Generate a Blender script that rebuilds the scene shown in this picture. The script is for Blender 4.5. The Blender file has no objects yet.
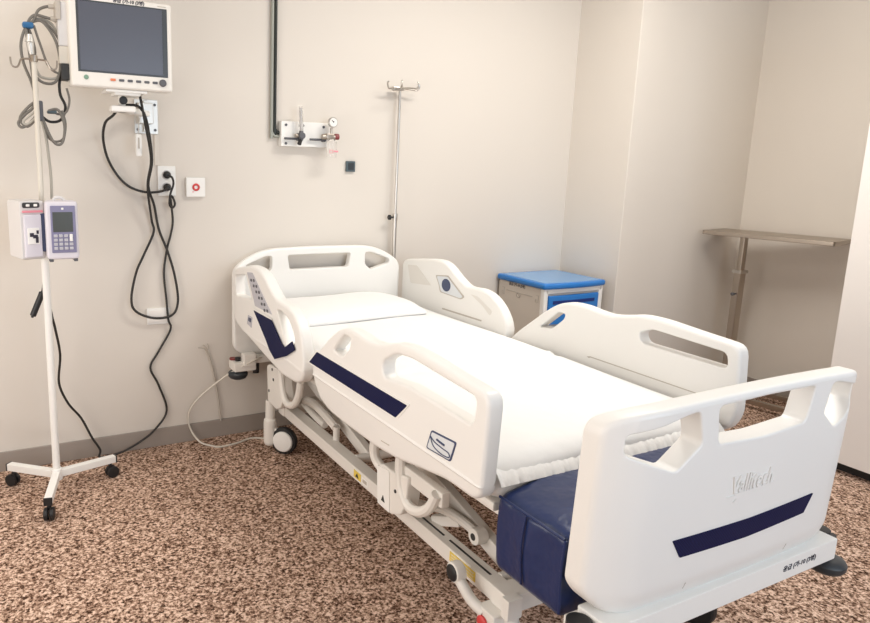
import bpy, bmesh, math, random
from mathutils import Vector, Matrix, geometry
random.seed(4)
S = bpy.context.scene
COL = S.collection
ORI = {}

# ------------------------------------------------------------------ materials
def mat(name, col, rough=0.5, metal=0.0, bump=None, noise=None, **kw):
    m = bpy.data.materials.new(name); m.use_nodes = True
    nt = m.node_tree; b = nt.nodes['Principled BSDF']
    b.inputs['Base Color'].default_value = (*col, 1)
    b.inputs['Roughness'].default_value = rough
    b.inputs['Metallic'].default_value = metal
    for k, v in kw.items():
        b.inputs[k.replace('_', ' ')].default_value = v
    tc = nt.nodes.new('ShaderNodeTexCoord')
    if noise:
        sc, amt = noise
        n = nt.nodes.new('ShaderNodeTexNoise'); n.inputs['Scale'].default_value = sc
        n.inputs['Detail'].default_value = 4
        nt.links.new(tc.outputs['Object'], n.inputs['Vector'])
        r = nt.nodes.new('ShaderNodeMix'); r.data_type = 'RGBA'
        r.inputs[6].default_value = (*[c * (1 - amt) for c in col], 1)
        r.inputs[7].default_value = (*[min(1, c * (1 + amt)) for c in col], 1)
        nt.links.new(n.outputs['Fac'], r.inputs[0]); nt.links.new(r.outputs[2], b.inputs['Base Color'])
    if bump:
        sc, st, dist = bump
        n = nt.nodes.new('ShaderNodeTexNoise'); n.inputs['Scale'].default_value = sc
        n.inputs['Detail'].default_value = 3
        nt.links.new(tc.outputs['Object'], n.inputs['Vector'])
        bp = nt.nodes.new('ShaderNodeBump'); bp.inputs['Strength'].default_value = st
        bp.inputs['Distance'].default_value = dist
        nt.links.new(n.outputs['Fac'], bp.inputs['Height']); nt.links.new(bp.outputs['Normal'], b.inputs['Normal'])
    return m

def carpet_mat():
    m = bpy.data.materials.new('speckled_carpet'); m.use_nodes = True
    nt = m.node_tree; b = nt.nodes['Principled BSDF']; N = nt.nodes.new; L = nt.links.new
    b.inputs['Roughness'].default_value = 0.95
    b.inputs['Specular IOR Level'].default_value = 0.1
    tc = N('ShaderNodeTexCoord')
    n1 = N('ShaderNodeTexNoise'); n1.inputs['Scale'].default_value = 95; n1.inputs['Detail'].default_value = 2.5; n1.inputs['Roughness'].default_value = 0.6
    n2 = N('ShaderNodeTexVoronoi'); n2.inputs['Scale'].default_value = 140
    n3 = N('ShaderNodeTexNoise'); n3.inputs['Scale'].default_value = 2.2
    for n in (n1, n2, n3): L(tc.outputs['Object'], n.inputs['Vector'])
    sep = N('ShaderNodeSeparateColor'); L(n2.outputs['Color'], sep.inputs[0])
    a = N('ShaderNodeMath'); a.operation = 'MULTIPLY_ADD'; a.inputs[1].default_value = 0.28; L(sep.outputs[0], a.inputs[0]); L(n1.outputs['Fac'], a.inputs[2])
    r = N('ShaderNodeValToRGB'); e = r.color_ramp.elements
    e[0].position = 0.44; e[0].color = (0.045, 0.022, 0.013, 1)
    e[1].position = 0.82; e[1].color = (0.78, 0.575, 0.455, 1)
    x = e.new(0.56); x.color = (0.21, 0.118, 0.080, 1)
    x = e.new(0.68); x.color = (0.47, 0.312, 0.225, 1)
    L(a.outputs[0], r.inputs[0]); L(r.outputs[0], b.inputs['Base Color'])
    bp = N('ShaderNodeBump'); bp.inputs['Strength'].default_value = 0.5; bp.inputs['Distance'].default_value = 0.004
    L(n1.outputs['Fac'], bp.inputs['Height']); L(bp.outputs['Normal'], b.inputs['Normal'])
    return m

def weave_mat():
    m = bpy.data.materials.new('navy_dotted_strip'); m.use_nodes = True
    nt = m.node_tree; b = nt.nodes['Principled BSDF']; N = nt.nodes.new; L = nt.links.new
    tc = N('ShaderNodeTexCoord'); ck = N('ShaderNodeTexChecker'); ck.inputs['Scale'].default_value = 260
    ck.inputs['Color1'].default_value = (0.002, 0.003, 0.030, 1); ck.inputs['Color2'].default_value = (0.005, 0.008, 0.060, 1)
    L(tc.outputs['Object'], ck.inputs['Vector']); L(ck.outputs['Color'], b.inputs['Base Color'])
    b.inputs['Roughness'].default_value = 0.6; b.inputs['Specular IOR Level'].default_value = 0.2
    return m

M = {}
M['wall'] = mat('painted_wall_beige', (0.70, 0.645, 0.58), 0.7, bump=(180, 0.12, 0.002), noise=(1.3, 0.02))
M['ceil'] = mat('ceiling_white', (0.82, 0.80, 0.76), 0.8, noise=(40, 0.02))
M['base'] = mat('grey_vinyl_skirting', (0.33, 0.285, 0.25), 0.5, noise=(8, 0.05))
M['carpet'] = carpet_mat()
M['plastic'] = mat('white_moulded_plastic', (0.84, 0.82, 0.785), 0.38, bump=(400, 0.04, 0.0005))
M['frame'] = mat('cream_powder_coat', (0.80, 0.765, 0.71), 0.42, noise=(6, 0.03))
M['white'] = mat('white_plastic', (0.86, 0.84, 0.80), 0.4)
M['monitor'] = mat('ivory_monitor_case', (0.80, 0.76, 0.70), 0.42)
M['sheet'] = mat('white_cotton_sheet', (0.88, 0.87, 0.85), 0.9, bump=(14, 0.25, 0.01), Sheen_Weight=0.15)
M['weave'] = weave_mat()
M['vinyl'] = mat('navy_vinyl', (0.010, 0.024, 0.095), 0.31, bump=(9, 0.6, 0.02))
M['black'] = mat('black_rubber', (0.012, 0.012, 0.013), 0.5)
M['cord'] = mat('black_cord', (0.02, 0.018, 0.016), 0.5)
M['dark'] = mat('dark_recess', (0.03, 0.03, 0.03), 0.6)
M['tyre'] = mat('grey_bumper_rubber', (0.030, 0.036, 0.042), 0.4)
M['steel'] = mat('brushed_steel', (0.55, 0.52, 0.48), 0.28, 1.0)
M['steel2'] = mat('satin_stainless', (0.40, 0.345, 0.29), 0.36, 1.0)
M['galv'] = mat('galvanised_plate', (0.66, 0.64, 0.60), 0.4, 0.6)
M['pipe'] = mat('grey_painted_pipe', (0.33, 0.34, 0.30), 0.45, 0.3)
M['pipe_dark'] = mat('dark_pipe', (0.02, 0.024, 0.02), 0.35, 0.2)
M['screen'] = mat('dark_grey_screen', (0.085, 0.09, 0.115), 0.28)
M['screen_edge'] = mat('screen_surround', (0.045, 0.05, 0.055), 0.35)
M['lilac'] = mat('lilac_plastic', (0.70, 0.665, 0.715), 0.4)
M['grey'] = mat('light_grey_plastic', (0.66, 0.635, 0.62), 0.45)
M['violet'] = mat('slate_violet_panel', (0.22, 0.21, 0.33), 0.4)
M['lcd'] = mat('lcd_olive', (0.06, 0.065, 0.06), 0.3)
M['key'] = mat('pale_key', (0.50, 0.49, 0.53), 0.5)
M['keydark'] = mat('dark_key', (0.10, 0.10, 0.11), 0.5)
M['orange'] = mat('orange_key', (0.75, 0.22, 0.10), 0.5)
M['green'] = mat('green_button', (0.20, 0.33, 0.24), 0.5)
M['pink'] = mat('pink_band', (0.80, 0.28, 0.33), 0.5)
M['red'] = mat('red_plastic', (0.62, 0.05, 0.05), 0.4)
M['darkred'] = mat('dark_red_plastic', (0.22, 0.04, 0.04), 0.4)
M['clip'] = mat('deep_blue_clip', (0.02, 0.12, 0.28), 0.4)
M['steel3'] = mat('bronze_tinted_steel', (0.46, 0.40, 0.34), 0.3, 1.0)
M['ink'] = mat('marker_ink', (0.03, 0.025, 0.04), 0.7)
M['blue'] = mat('bright_blue_plastic', (0.022, 0.19, 0.56), 0.3)
M['bluetop'] = mat('blue_top_inlay', (0.16, 0.36, 0.66), 0.2)
M['bluedark'] = mat('deep_blue_recess', (0.008, 0.03, 0.18), 0.4)
M['cabside'] = mat('beige_cabinet_plastic', (0.66, 0.595, 0.52), 0.45)
M['cabgrey'] = mat('embossed_line_grey', (0.50, 0.45, 0.39), 0.5)
M['yellow'] = mat('yellow_label', (0.78, 0.58, 0.10), 0.5)
M['label'] = mat('pale_label', (0.70, 0.72, 0.74), 0.4)
M['navy'] = mat('navy_print', (0.045, 0.06, 0.13), 0.4)
M['lead'] = mat('grey_sensor_cable', (0.17, 0.155, 0.135), 0.5)
M['lead2'] = mat('pale_sensor_cable', (0.42, 0.39, 0.34), 0.5)
M['grip'] = mat('beige_grip_insert', (0.74, 0.705, 0.655), 0.45)
M['socket'] = mat('slate_socket', (0.07, 0.10, 0.115), 0.4)
M['clear'] = mat('clear_plastic', (0.97, 0.96, 0.95), 0.08, Transmission_Weight=0.9, IOR=1.2)
M['wardrobe'] = mat('white_laminate', (0.86, 0.81, 0.76), 0.45, noise=(3, 0.01))
M['ivory'] = mat('ivory_cable', (0.66, 0.61, 0.53), 0.5)

# ------------------------------------------------------------------ geometry helpers
def merge(bm, other):
    me = bpy.data.meshes.new('tmp'); other.to_mesh(me); bm.from_mesh(me); bpy.data.meshes.remove(me); other.free()

def box(bm, x0, x1, y0, y1, z0, z1, bev=0.0, seg=2, rot=None):
    b = bmesh.new(); bmesh.ops.create_cube(b, size=1)
    bmesh.ops.scale(b, vec=(abs(x1 - x0), abs(y1 - y0), abs(z1 - z0)), verts=b.verts)
    if bev > 0:
        bmesh.ops.bevel(b, geom=b.edges[:], offset=bev, segments=seg, profile=0.5, affect='EDGES')
    if rot is not None: bmesh.ops.rotate(b, cent=(0, 0, 0), matrix=rot, verts=b.verts)
    bmesh.ops.translate(b, vec=((x0 + x1) / 2, (y0 + y1) / 2, (z0 + z1) / 2), verts=b.verts)
    merge(bm, b)

def bar(bm, p0, p1, w, h, bev=0.003, up=(0, 0, 1)):
    """rectangular bar from p0 to p1, w across, h along up"""
    p0 = Vector(p0); p1 = Vector(p1); d = p1 - p0; L = d.length; d.normalize()
    s = d.cross(Vector(up)); s.normalize(); u = s.cross(d)
    R = Matrix((d, s, u)).transposed()
    b = bmesh.new(); bmesh.ops.create_cube(b, size=1); bmesh.ops.scale(b, vec=(L, w, h), verts=b.verts)
    if bev > 0: bmesh.ops.bevel(b, geom=b.edges[:], offset=bev, segments=2, profile=0.5, affect='EDGES')
    bmesh.ops.transform(b, matrix=Matrix.Translation((p0 + p1) / 2) @ R.to_4x4(), verts=b.verts)
    merge(bm, b)

def lathe(bm, p0, axis, prof, seg=24):
    """prof: list of (distance along axis, radius)"""
    a = Vector(axis).normalized(); t = Vector((1, 0, 0)) if abs(a.x) < 0.9 else Vector((0, 1, 0))
    u = a.cross(t).normalized(); v = a.cross(u); p0 = Vector(p0)
    rings = []
    for d, r in prof:
        rings.append([bm.verts.new(p0 + a * d + (u * math.cos(k * 2 * math.pi / seg) + v * math.sin(k * 2 * math.pi / seg)) * max(r, 1e-5)) for k in range(seg)])
    for A, B in zip(rings, rings[1:]):
        for k in range(seg):
            bm.faces.new((A[k], A[(k + 1) % seg], B[(k + 1) % seg], B[k]))
    bm.faces.new(rings[0][::-1]); bm.faces.new(rings[-1])

def cyl(bm, p0, p1, r, r1=None, seg=20, bev=0.0):
    p0 = Vector(p0); p1 = Vector(p1); L = (p1 - p0).length; r1 = r if r1 is None else r1
    if bev: lathe(bm, p0, p1 - p0, [(0, r - bev), (bev * .3, r - bev * .3), (bev, r), (L - bev, r1), (L - bev * .3, r1 - bev * .3), (L, r1 - bev)], seg)
    else: lathe(bm, p0, p1 - p0, [(0, r), (L, r1)], seg)

def catmull(pts, n=6, closed=False):
    P = [Vector(p) for p in pts]; out = []; N = len(P)
    if closed: rng = range(N)
    else: rng = range(N - 1)
    for i in rng:
        if closed: a, b, c, d = P[(i - 1) % N], P[i], P[(i + 1) % N], P[(i + 2) % N]
        else: a, b, c, d = P[max(i - 1, 0)], P[i], P[i + 1], P[min(i + 2, N - 1)]
        for k in range(n):
            t = k / n
            out.append(0.5 * ((2 * b) + (c - a) * t + (2 * a - 5 * b + 4 * c - d) * t * t + (3 * b - a - 3 * c + d) * t ** 3))
    if not closed: out.append(P[-1])
    return out

def tube(bm, pts, r, seg=10, smooth=5):
    P = catmull(pts, smooth) if smooth else [Vector(p) for p in pts]
    T = []
    for i in range(len(P)):
        d = P[min(i + 1, len(P) - 1)] - P[max(i - 1, 0)]
        T.append(d.normalized() if d.length > 1e-9 else Vector((0, 0, 1)))
    t0 = T[0]; n = t0.cross(Vector((0.3, 0.5, 0.81))).normalized(); rings = []
    for p, t in zip(P, T):
        n = (n - t * n.dot(t))
        if n.length < 1e-6: n = t.orthogonal()
        n.normalize(); b = t.cross(n)
        rings.append([bm.verts.new(p + (n * math.cos(2 * math.pi * k / seg) + b * math.sin(2 * math.pi * k / seg)) * r) for k in range(seg)])
    for A, B in zip(rings, rings[1:]):
        for k in range(seg): bm.faces.new((A[k], A[(k + 1) % seg], B[(k + 1) % seg], B[k]))
    bm.faces.new(rings[0][::-1]); bm.faces.new(rings[-1])

def torus(bm, c, axis, R, r, seg=28, ts=8):
    a = Vector(axis).normalized(); u = a.orthogonal().normalized(); v = a.cross(u); c = Vector(c)
    rings = []
    for k in range(seg):
        th = 2 * math.pi * k / seg; d = u * math.cos(th) + v * math.sin(th)
        rings.append([bm.verts.new(c + d * (R + r * math.cos(2 * math.pi * j / ts)) + a * r * math.sin(2 * math.pi * j / ts)) for j in range(ts)])
    for i in range(seg):
        A, B = rings[i], rings[(i + 1) % seg]
        for j in range(ts): bm.faces.new((A[j], A[(j + 1) % ts], B[(j + 1) % ts], B[j]))

def rounded(pts, r=0.02, n=5):
    """round the corners of a closed 2D polygon"""
    P = [Vector((p[0], p[1])) for p in pts]; R = [(p[2] if len(p) > 2 else r) for p in pts]; out = []; N = len(P)
    for i in range(N):
        a, b, c = P[i - 1], P[i], P[(i + 1) % N]
        la, lc = (a - b).length, (c - b).length
        d = min(R[i], la * .48, lc * .48)
        p = b + (a - b) * (d / la); q = b + (c - b) * (d / lc)
        for k in range(n + 1):
            t = k / n; out.append(p * (1 - t) ** 2 + b * 2 * t * (1 - t) + q * t * t)
    return out

def _inset(pts, d):
    """move every point of a counter-clockwise loop d to its left (inwards)"""
    N = len(pts); out = []
    for i in range(N):
        a, b, c = pts[i - 1], pts[i], pts[(i + 1) % N]
        e0 = (b - a).normalized(); e1 = (c - b).normalized()
        n0 = Vector((-e0.y, e0.x)); n1 = Vector((-e1.y, e1.x)); m = n0 + n1
        if m.length < 1e-6: m = n0
        m.normalize(); k = max(0.5, m.dot(n0)); out.append(b + m * (d / k))
    return out

def panel(outline, holes, thick, bev, fmap, slx=None, sly=None, res=3, hbev=0.005):
    """flat 2D shape with holes and rounded rims, thickness centred on w=0, mapped by fmap(u,v,w)"""
    loops = []
    for i, L in enumerate([outline] + list(holes)):
        P = [Vector((p[0], p[1])) for p in L]
        P = [p for k, p in enumerate(P) if (p - P[k - 1]).length > 1e-5]
        ar = sum(P[k - 1].x * P[k].y - P[k].x * P[k - 1].y for k in range(len(P)))
        if (ar > 0) != (i == 0): P.reverse()
        loops.append(P)
    h = thick / 2
    def profile(bev):
        bev = min(bev, h * .98)
        steps = [(bev * (1 - math.sin(k / res * math.pi / 2)), h - bev * (1 - math.cos(k / res * math.pi / 2))) for k in range(res + 1)] if bev > 1e-6 else [(0, h)]
        pr = list(steps) + [(d, -w) for d, w in steps]
        pr.sort(key=lambda t: (-t[1], -t[0] if t[1] > 0 else t[0]))
        return pr
    bm = bmesh.new(); fronts = []; backs = []
    for li, P in enumerate(loops):
        rings = []
        for d, w in profile(bev if li == 0 else min(bev, hbev)): rings.append([bm.verts.new((p.x, p.y, w)) for p in _inset(P, d)])
        for A, B in zip(rings, rings[1:]):
            for k in range(len(P)): bm.faces.new((A[k - 1], A[k], B[k], B[k - 1]))
        fronts += [rings[0]]; backs += [rings[-1]]
    for side in (fronts, backs):
        flat = [v for r in side for v in r]
        for t in geometry.tessellate_polygon([[v.co.copy() for v in r] for r in side]):
            try: bm.faces.new([flat[k] for k in t])
            except ValueError: pass
    us = [v.co.x for v in bm.verts]; vs = [v.co.y for v in bm.verts]
    def cut(ax, vals):
        for c in vals:
            n = (1, 0, 0) if ax == 0 else (0, 1, 0)
            bmesh.ops.bisect_plane(bm, geom=bm.verts[:] + bm.edges[:] + bm.faces[:], plane_co=[c * k for k in n], plane_no=n, dist=1e-6)
    if slx: cut(0, [min(us) + k * slx for k in range(1, int((max(us) - min(us)) / slx) + 1)])
    if sly: cut(1, sly)
    for v in bm.verts: v.co = Vector(fmap(v.co.x, v.co.y, v.co.z))
    bmesh.ops.recalc_face_normals(bm, faces=bm.faces)
    return bm

def text_bm(txt, size, fmap, depth=0.0006, shear=0.0, bold=0.0, sx=1.0):
    cu = bpy.data.curves.new('t', 'FONT'); cu.body = txt; cu.size = size; cu.extrude = depth; cu.shear = shear
    cu.align_x = 'CENTER'; cu.align_y = 'CENTER'; cu.offset = bold; cu.resolution_u = 3
    o = bpy.data.objects.new('t', cu); COL.objects.link(o)
    dg = bpy.context.evaluated_depsgraph_get(); dg.update()
    me = bpy.data.meshes.new_from_object(o.evaluated_get(dg))
    bpy.data.objects.remove(o); bpy.data.curves.remove(cu)
    bm = bmesh.new(); bm.from_mesh(me); bpy.data.meshes.remove(me)
    for v in bm.verts: v.co = Vector(fmap(v.co.x * sx, v.co.y, v.co.z))
    bmesh.ops.recalc_face_normals(bm, faces=bm.faces)
    return bm

# ------------------------------------------------------------------ object helpers
def obj(name, bm, m, parent=None, label=None, angle=35, origin=None):
    if parent is not None: o0 = ORI[parent.name]
    elif origin is not None: o0 = Vector(origin)
    else:
        xs = [v.co for v in bm.verts]
        o0 = Vector(((min(c.x for c in xs) + max(c.x for c in xs)) / 2, (min(c.y for c in xs) + max(c.y for c in xs)) / 2, min(c.z for c in xs)))
    for v in bm.verts: v.co -= o0
    me = bpy.data.meshes.new(name); bm.to_mesh(me); bm.free()
    for p in me.polygons: p.use_smooth = True
    me.set_sharp_from_angle(angle=math.radians(angle))
    me.materials.append(M[m] if isinstance(m, str) else m)
    o = bpy.data.objects.new(name, me); COL.objects.link(o)
    if len(me.polygons) > 6:
        wn = o.modifiers.new('weighted_normal', 'WEIGHTED_NORMAL'); wn.keep_sharp = True; wn.weight = 60
    if parent is not None: o.parent = parent
    else: o.location = o0
    ORI[o.name] = o0
    if label: o['label'] = label
    return o

def thing(name, label, cat, loc, group=None):
    o = bpy.data.objects.new(name, None); COL.objects.link(o); o.location = loc; o.empty_display_size = 0.1
    o['label'] = label; o['category'] = cat
    if group: o['group'] = group
    ORI[o.name] = Vector(loc); return o

def tag(o, label, cat, group=None):
    o['label'] = label; o['category'] = cat
    if group: o['group'] = group
    return o

def struct(name, bm, m):
    o = obj(name, bm, m); o['kind'] = 'structure'; return o

def quick(fn, *a, **k):
    bm = bmesh.new(); fn(bm, *a, **k); return bm

# ------------------------------------------------------------------ the room
CEIL = 2.75
struct('floor', quick(box, -2.6, 2.9, -5.0, 0.1, -0.1, 0.0), 'carpet')
struct('ceiling', quick(box, -2.7, 2.9, -5.1, 0.1, CEIL, CEIL + 0.1), 'ceil')
struct('wall_back', quick(box, -2.7, 1.68, 0.0, 0.1, 0.0, CEIL), 'wall')
struct('wall_right', quick(box, 1.68, 2.9, -0.455, 0.1, 0.0, CEIL, 0.008), 'wall')
struct('wall_far_right', quick(box, 2.77, 2.9, -5.0, -0.455, 0.0, CEIL), 'wall')
struct('wall_left', quick(box, -2.7, -2.6, -5.1, 0.0, 0.0, CEIL), 'wall')
struct('wall_front', quick(box, -2.6, 2.9, -5.1, -5.0, 0.0, CEIL), 'wall')
struct('baseboard_back', quick(box, -2.6, 1.668, -0.012, 0.0, 0.0, 0.0895, 0.003), 'base')
struct('baseboard_right', quick(box, 1.668, 1.68, -0.467, 0.0, 0.0, 0.0895, 0.003), 'base')
struct('baseboard_alcove', quick(box, 1.68, 2.758, -0.467, -0.455, 0.0, 0.0895, 0.003), 'base')
struct('baseboard_far_right', quick(box, 2.758, 2.77, -1.5, -0.467, 0.0, 0.0895, 0.003), 'base')

# ------------------------------------------------------------------ hospital bed
bed = thing('hospital_bed', 'white adjustable hospital bed with four side rails and navy stripes', 'bed', (0, -1.2, 0))

# footboard
FW = 0.455
def fd(u):
    t = abs(u) / FW; return 0.012 * t * t + 0.052 * max(0, (t - .72) / .28) ** 2
def fmap(u, z, w):
    return (u, -(2.352 + 0.043 * (z - 0.55) - fd(u) - .0275 - .03 * (max(0, .50 - z) / .08) ** 2) - w, z)
top = [(-.446, .884), (-.422, .897), (-.37, .912), (-.27, .917), (-.13, .921), (0, .922), (.13, .921), (.27, .917), (.37, .912), (.422, .897), (.446, .884)]
outl = [(-FW, 0.50), (-FW, 0.860)] + top + [(FW, 0.860), (FW, 0.50), (FW - .012, 0.478), (FW - .045, 0.447), (FW - .10, 0.427), (0.2, 0.420), (-0.2, 0.420), (-FW + .10, 0.427), (-FW + .045, 0.447), (-FW + .012, 0.478)]
outl = rounded([(p[0], p[1]) for p in outl], 0.03, 4)
def mirror(h): return [(-p[0], p[1]) for p in h][::-1]
def mirror(h): return [(-p[0], p[1]) for p in h][::-1]
rh = [(p[0] + .016, p[1] + .003) for p in mirror(rounded([(-.408, .862), (-.27, .892), (-.238, .894), (-.222, .82), (-.285, .772), (-.408, .818)], 0.012, 4))]
lh = rounded([(-.415, .862), (-.27, .894), (-.238, .897), (-.215, .82), (-.285, .767), (-.415, .818)], 0.012, 4)
slot = rounded([(-.178, .900), (0, .904), (.178, .900), (.160, .811), (0, .804), (-.160, .811)], 0.014, 4)
fb = obj('footboard', panel(outl, [lh, slot, rh], 0.055, 0.011, fmap, slx=0.03), 'plastic', bed)
obj('navy_stripe', panel(rounded([(-.262, .602), (0, .598), (.262, .604), (.234, .556), (0, .549), (-.230, .554)], .003, 2), [], 0.004, 0.001, lambda u, z, w: fmap(u, z, w + 0.0280), slx=0.03), 'weave', fb, 'navy dotted stripe across the footboard')
def fl(u, v, w): return fmap(u - 0.015, v + 0.696, w + 0.0275)
bmt = text_bm('Vallitech', 0.062, fl, 0.003, 0.12, 0.0006, sx=0.72)
merge(bmt, panel([(-.088, -.024), (.03, -.024), (.085, -.020), (.085, -.017), (.02, -.020), (-.062, -.020), (-.04, -.034), (-.055, -.044), (-.06, -.041), (-.049, -.034)], [], 0.004, 0.0005, fl))
obj('lettering', bmt, 'plastic', fb, 'raised maker lettering in the white plastic')
for s in (-1, 1):
    bmt = bmesh.new(); merge(bmt, panel([(-.0012, -.009), (.0012, -.009), (.0012, .009), (-.0012, .009)], [], .001, .0002, lambda u, v, w: fmap(s * .19 + u, .47 + v, w + .0276))); obj('bolt_slot', bmt, 'cabgrey', fb)

# headboard
HW = 0.466; HC = -0.052
def hmap(u, z, w):
    t = abs(u) / HW
    return (u + HC, -(0.052 + 0.028 * t * t) - w, z)
ho = [(-HW, .47), (-HW, .868), (-.41, .912), (-.33, .95), (-.25, .963), (0, .966), (.25, .963), (.33, .95), (.41, .912), (HW, .868), (HW, .47), (.38, .425), (-.38, .425)]
hl = rounded([(-.402, .888), (-.30, .926), (-.262, .926), (-.262, .862), (-.298, .832), (-.402, .865)], .014, 4)
hs = rounded([(-.178, .926), (.178, .926), (.165, .852), (-.165, .852)], .014, 4)
hb = obj('headboard', panel(rounded(ho, .04, 4), [hl, hs, mirror(hl)], 0.04, 0.011, hmap, slx=0.04), 'plastic', bed)

# side rails
def rail(side, kind, outline, holes, x_out, x_in, crease, hb_=.006):
    t = abs(x_out - x_in); xc = (x_out + x_in) / 2; s = 1 if x_out > x_in else -1
    def rm(v, z, w):
        x = xc + s * w
        d = crease(v) - z
        if d > 0: x -= s * 0.13 * d
        elif d > -0.012: x += s * 0.004 * (1 - abs(d + 0.006) / 0.006)
        return (x, -v, z)
    cz = [0.53, 0.555] + ([crease(1), crease(1) + .006, crease(1) + .012] if kind == 'foot' else [crease(.5), crease(.5) + .012])
    o = obj('side_rail', panel(outline, holes, t, min(0.012, t * .35), rm, slx=0.05, sly=cz, hbev=hb_), 'plastic', bed)
    return o, (lambda v, z, w: rm(v, z, t / 2 + w)), (lambda v, z, w: rm(v, z, -t / 2 - w)), rm
# left foot rail (outer face traced)
LF = [(0.985, 0.633), (1.034, 0.706), (1.131, 0.785), (1.20, 0.829), (1.265, .851), (1.33, .850), (1.41, .841), (1.49, .848), (1.565, .873), (1.63, .883), (1.74, .878), (1.85, .866), (2.01, .854), (1.998, .592), (1.965, .564), (1.848, .566), (1.709, .540), (1.58, .514), (1.458, .502), (1.277, .500), (1.119, .503), (1.032, .531)]
LFw = rounded([(1.50, .80), (1.575, .843), (1.66, .852), (1.960, .833), (1.950, .757), (1.651, .768), (1.51, .752)], .022, 4)
LFh = rounded([(1.166, .748), (1.243, .820), (1.292, .820), (1.286, .785), (1.238, .744)], .012, 4)
cr1 = lambda v: 0.607
r1, o1, i1, _ = rail(-1, 'foot', rounded(LF, .035, 4), [LFw, LFh], -0.505, -0.455, cr1, .008)
def deco(parent, fm, pts, m, name, lift=0.0012, label=None, holes=(), rr=0.004):
    return obj(name, panel(rounded(pts, rr, 3), list(holes), 0.0024, 0.0005, lambda v, z, w: fm(v, z, w + lift), slx=0.05), m, parent, label)
deco(r1, o1, [(1.028, .713), (.955, .646), (1.60, .648), (1.668, .718)], 'white', 'stripe_border', 0.0008, rr=.006)
deco(r1, o1, [(1.038, .708), (.972, .652), (1.595, .654), (1.655, .711)], 'weave', 'navy_stripe', 0.0024, 'navy dotted stripe on the rail')
st = deco(r1, o1, [(1.779, .684), (1.893, .692), (1.872, .630), (1.758, .624)], 'navy', 'sticker', 0.0008, 'pale sticker with a bed drawing', rr=.008)
obj('sticker_face', panel(rounded([(1.784, .680), (1.887, .687), (1.868, .634), (1.765, .629)], .006, 3), [], .0024, .0004, lambda v, z, w: o1(v, z, w + .0022)), 'label', st)
bm = bmesh.new()
tube(bm, [o1(*p, .0042) for p in [(1.779, .668), (1.80, .658), (1.835, .654), (1.865, .652), (1.866, .640), (1.83, .637), (1.795, .645), (1.779, .668)]], .0016, 6, 4)
tube(bm, [o1(*p, .0042) for p in [(1.81, .669), (1.825, .667), (1.845, .666)]], .003, 6, 4)
obj('bed_drawing', bm, 'navy', st)
obj('lower_mark', panel([(1.50, .545), (1.55, .549), (1.55, .546), (1.50, .542)], [], .002, .0004, lambda v, z, w: o1(v, z, w + .0005)), 'cabgrey', r1)
# right foot rail (inner face traced)
RF = [(.965, .64), (1.03, .70), (1.18, .817), (1.24, .856), (1.30, .876), (1.375, .880), (1.44, .872), (1.51, .868), (1.58, .882), (1.64, .897), (1.72, .899), (1.85, .888), (2.005, .877), (2.02, .66), (1.99, .60), (1.85, .575), (1.70, .545), (1.45, .51), (1.12, .51), (1.03, .535)]
RFw = rounded([(1.638, .835), (1.69, .858), (1.965, .846), (1.972, .797), (1.655, .800)], .02, 4)
RFh = rounded([(1.255, .828), (1.292, .826), (1.285, .805), (1.228, .755), (1.155, .745)], .012, 4)
r2, o2, i2, _ = rail(1, 'foot', rounded(RF, .035, 4), [RFw, RFh], 0.495, 0.445, cr1)
deco(r2, i2, [(1.42, .690), (1.436, .694), (1.90, .692), (1.90, .689), (1.44, .6905), (1.43, .686)], 'cabgrey', 'moulded_groove', 0.0004, rr=.0008)
deco(r2, o2, [(1.038, .708), (.985, .655), (1.595, .654), (1.655, .711)], 'weave', 'navy_stripe', 0.0012, 'navy dotted stripe on the rail')
# left head rail (outer face traced)
LH = [(.092, .77), (.098, .86), (.13, .884), (.24, .905), (.34, .928), (.45, .926), (.51, .908), (.60, .86), (.66, .833), (.72, .829), (.80, .826), (.87, .800), (.915, .752), (.938, .69), (.950, .609), (.92, .56), (.858, .532), (.711, .522), (.572, .543), (.341, .583), (.139, .615), (.098, .654)]
LHw = rounded([(.128, .850), (.28, .874), (.362, .775), (.143, .755)], .014, 4)
LHr = rounded([(.665, .79), (.72, .797), (.80, .775), (.85, .733), (.862, .70), (.80, .668), (.775, .668)], .016, 4)
cr2 = lambda v: 0.60
r3, o3, i3, _ = rail(-1, 'head', rounded(LH, .035, 4), [LHw, LHr], -0.52, -0.47, cr2)
kp = deco(r3, o3, [(.305, .890), (.375, .899), (.62, .760), (.413, .756)], 'key', 'control_panel', .001, 'grey nurse control keypad')
bm = bmesh.new()
for i in range(6):
    for j in range(2):
        v = .365 + i * .034 + j * .034; z = .868 - i * .0205 + j * .004 - .004
        b = panel(rounded([(v - .009, z - .006), (v + .009, z - .006), (v + .009, z + .006), (v - .009, z + .006)], .003, 2), [], .003, .0006, lambda a, b_, w: o3(a, b_, w + .003)); merge(bm, b)
obj('keys', bm, 'keydark', kp)
deco(r3, o3, [(.405, .735), (.626, .738), (.74, .668), (.772, .659), (.85, .704), (.878, .675), (.79, .628), (.655, .578)], 'weave', 'navy_stripe', .0055, 'navy dotted angular stripe')
deco(r3, o3, [(.402, .742), (.62, .745), (.628, .738), (.402, .735)], 'white', 'stripe_border', .004, rr=.002)
sk = deco(r3, o3, [(.318, .696), (.376, .696), (.364, .645), (.304, .652)], 'key', 'sticker', .001, 'small grey sticker')
deco(sk, o3, [(.33, .688), (.366, .688), (.358, .668), (.326, .670)], 'navy', 'sticker_mark', .003, rr=.006)
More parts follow.
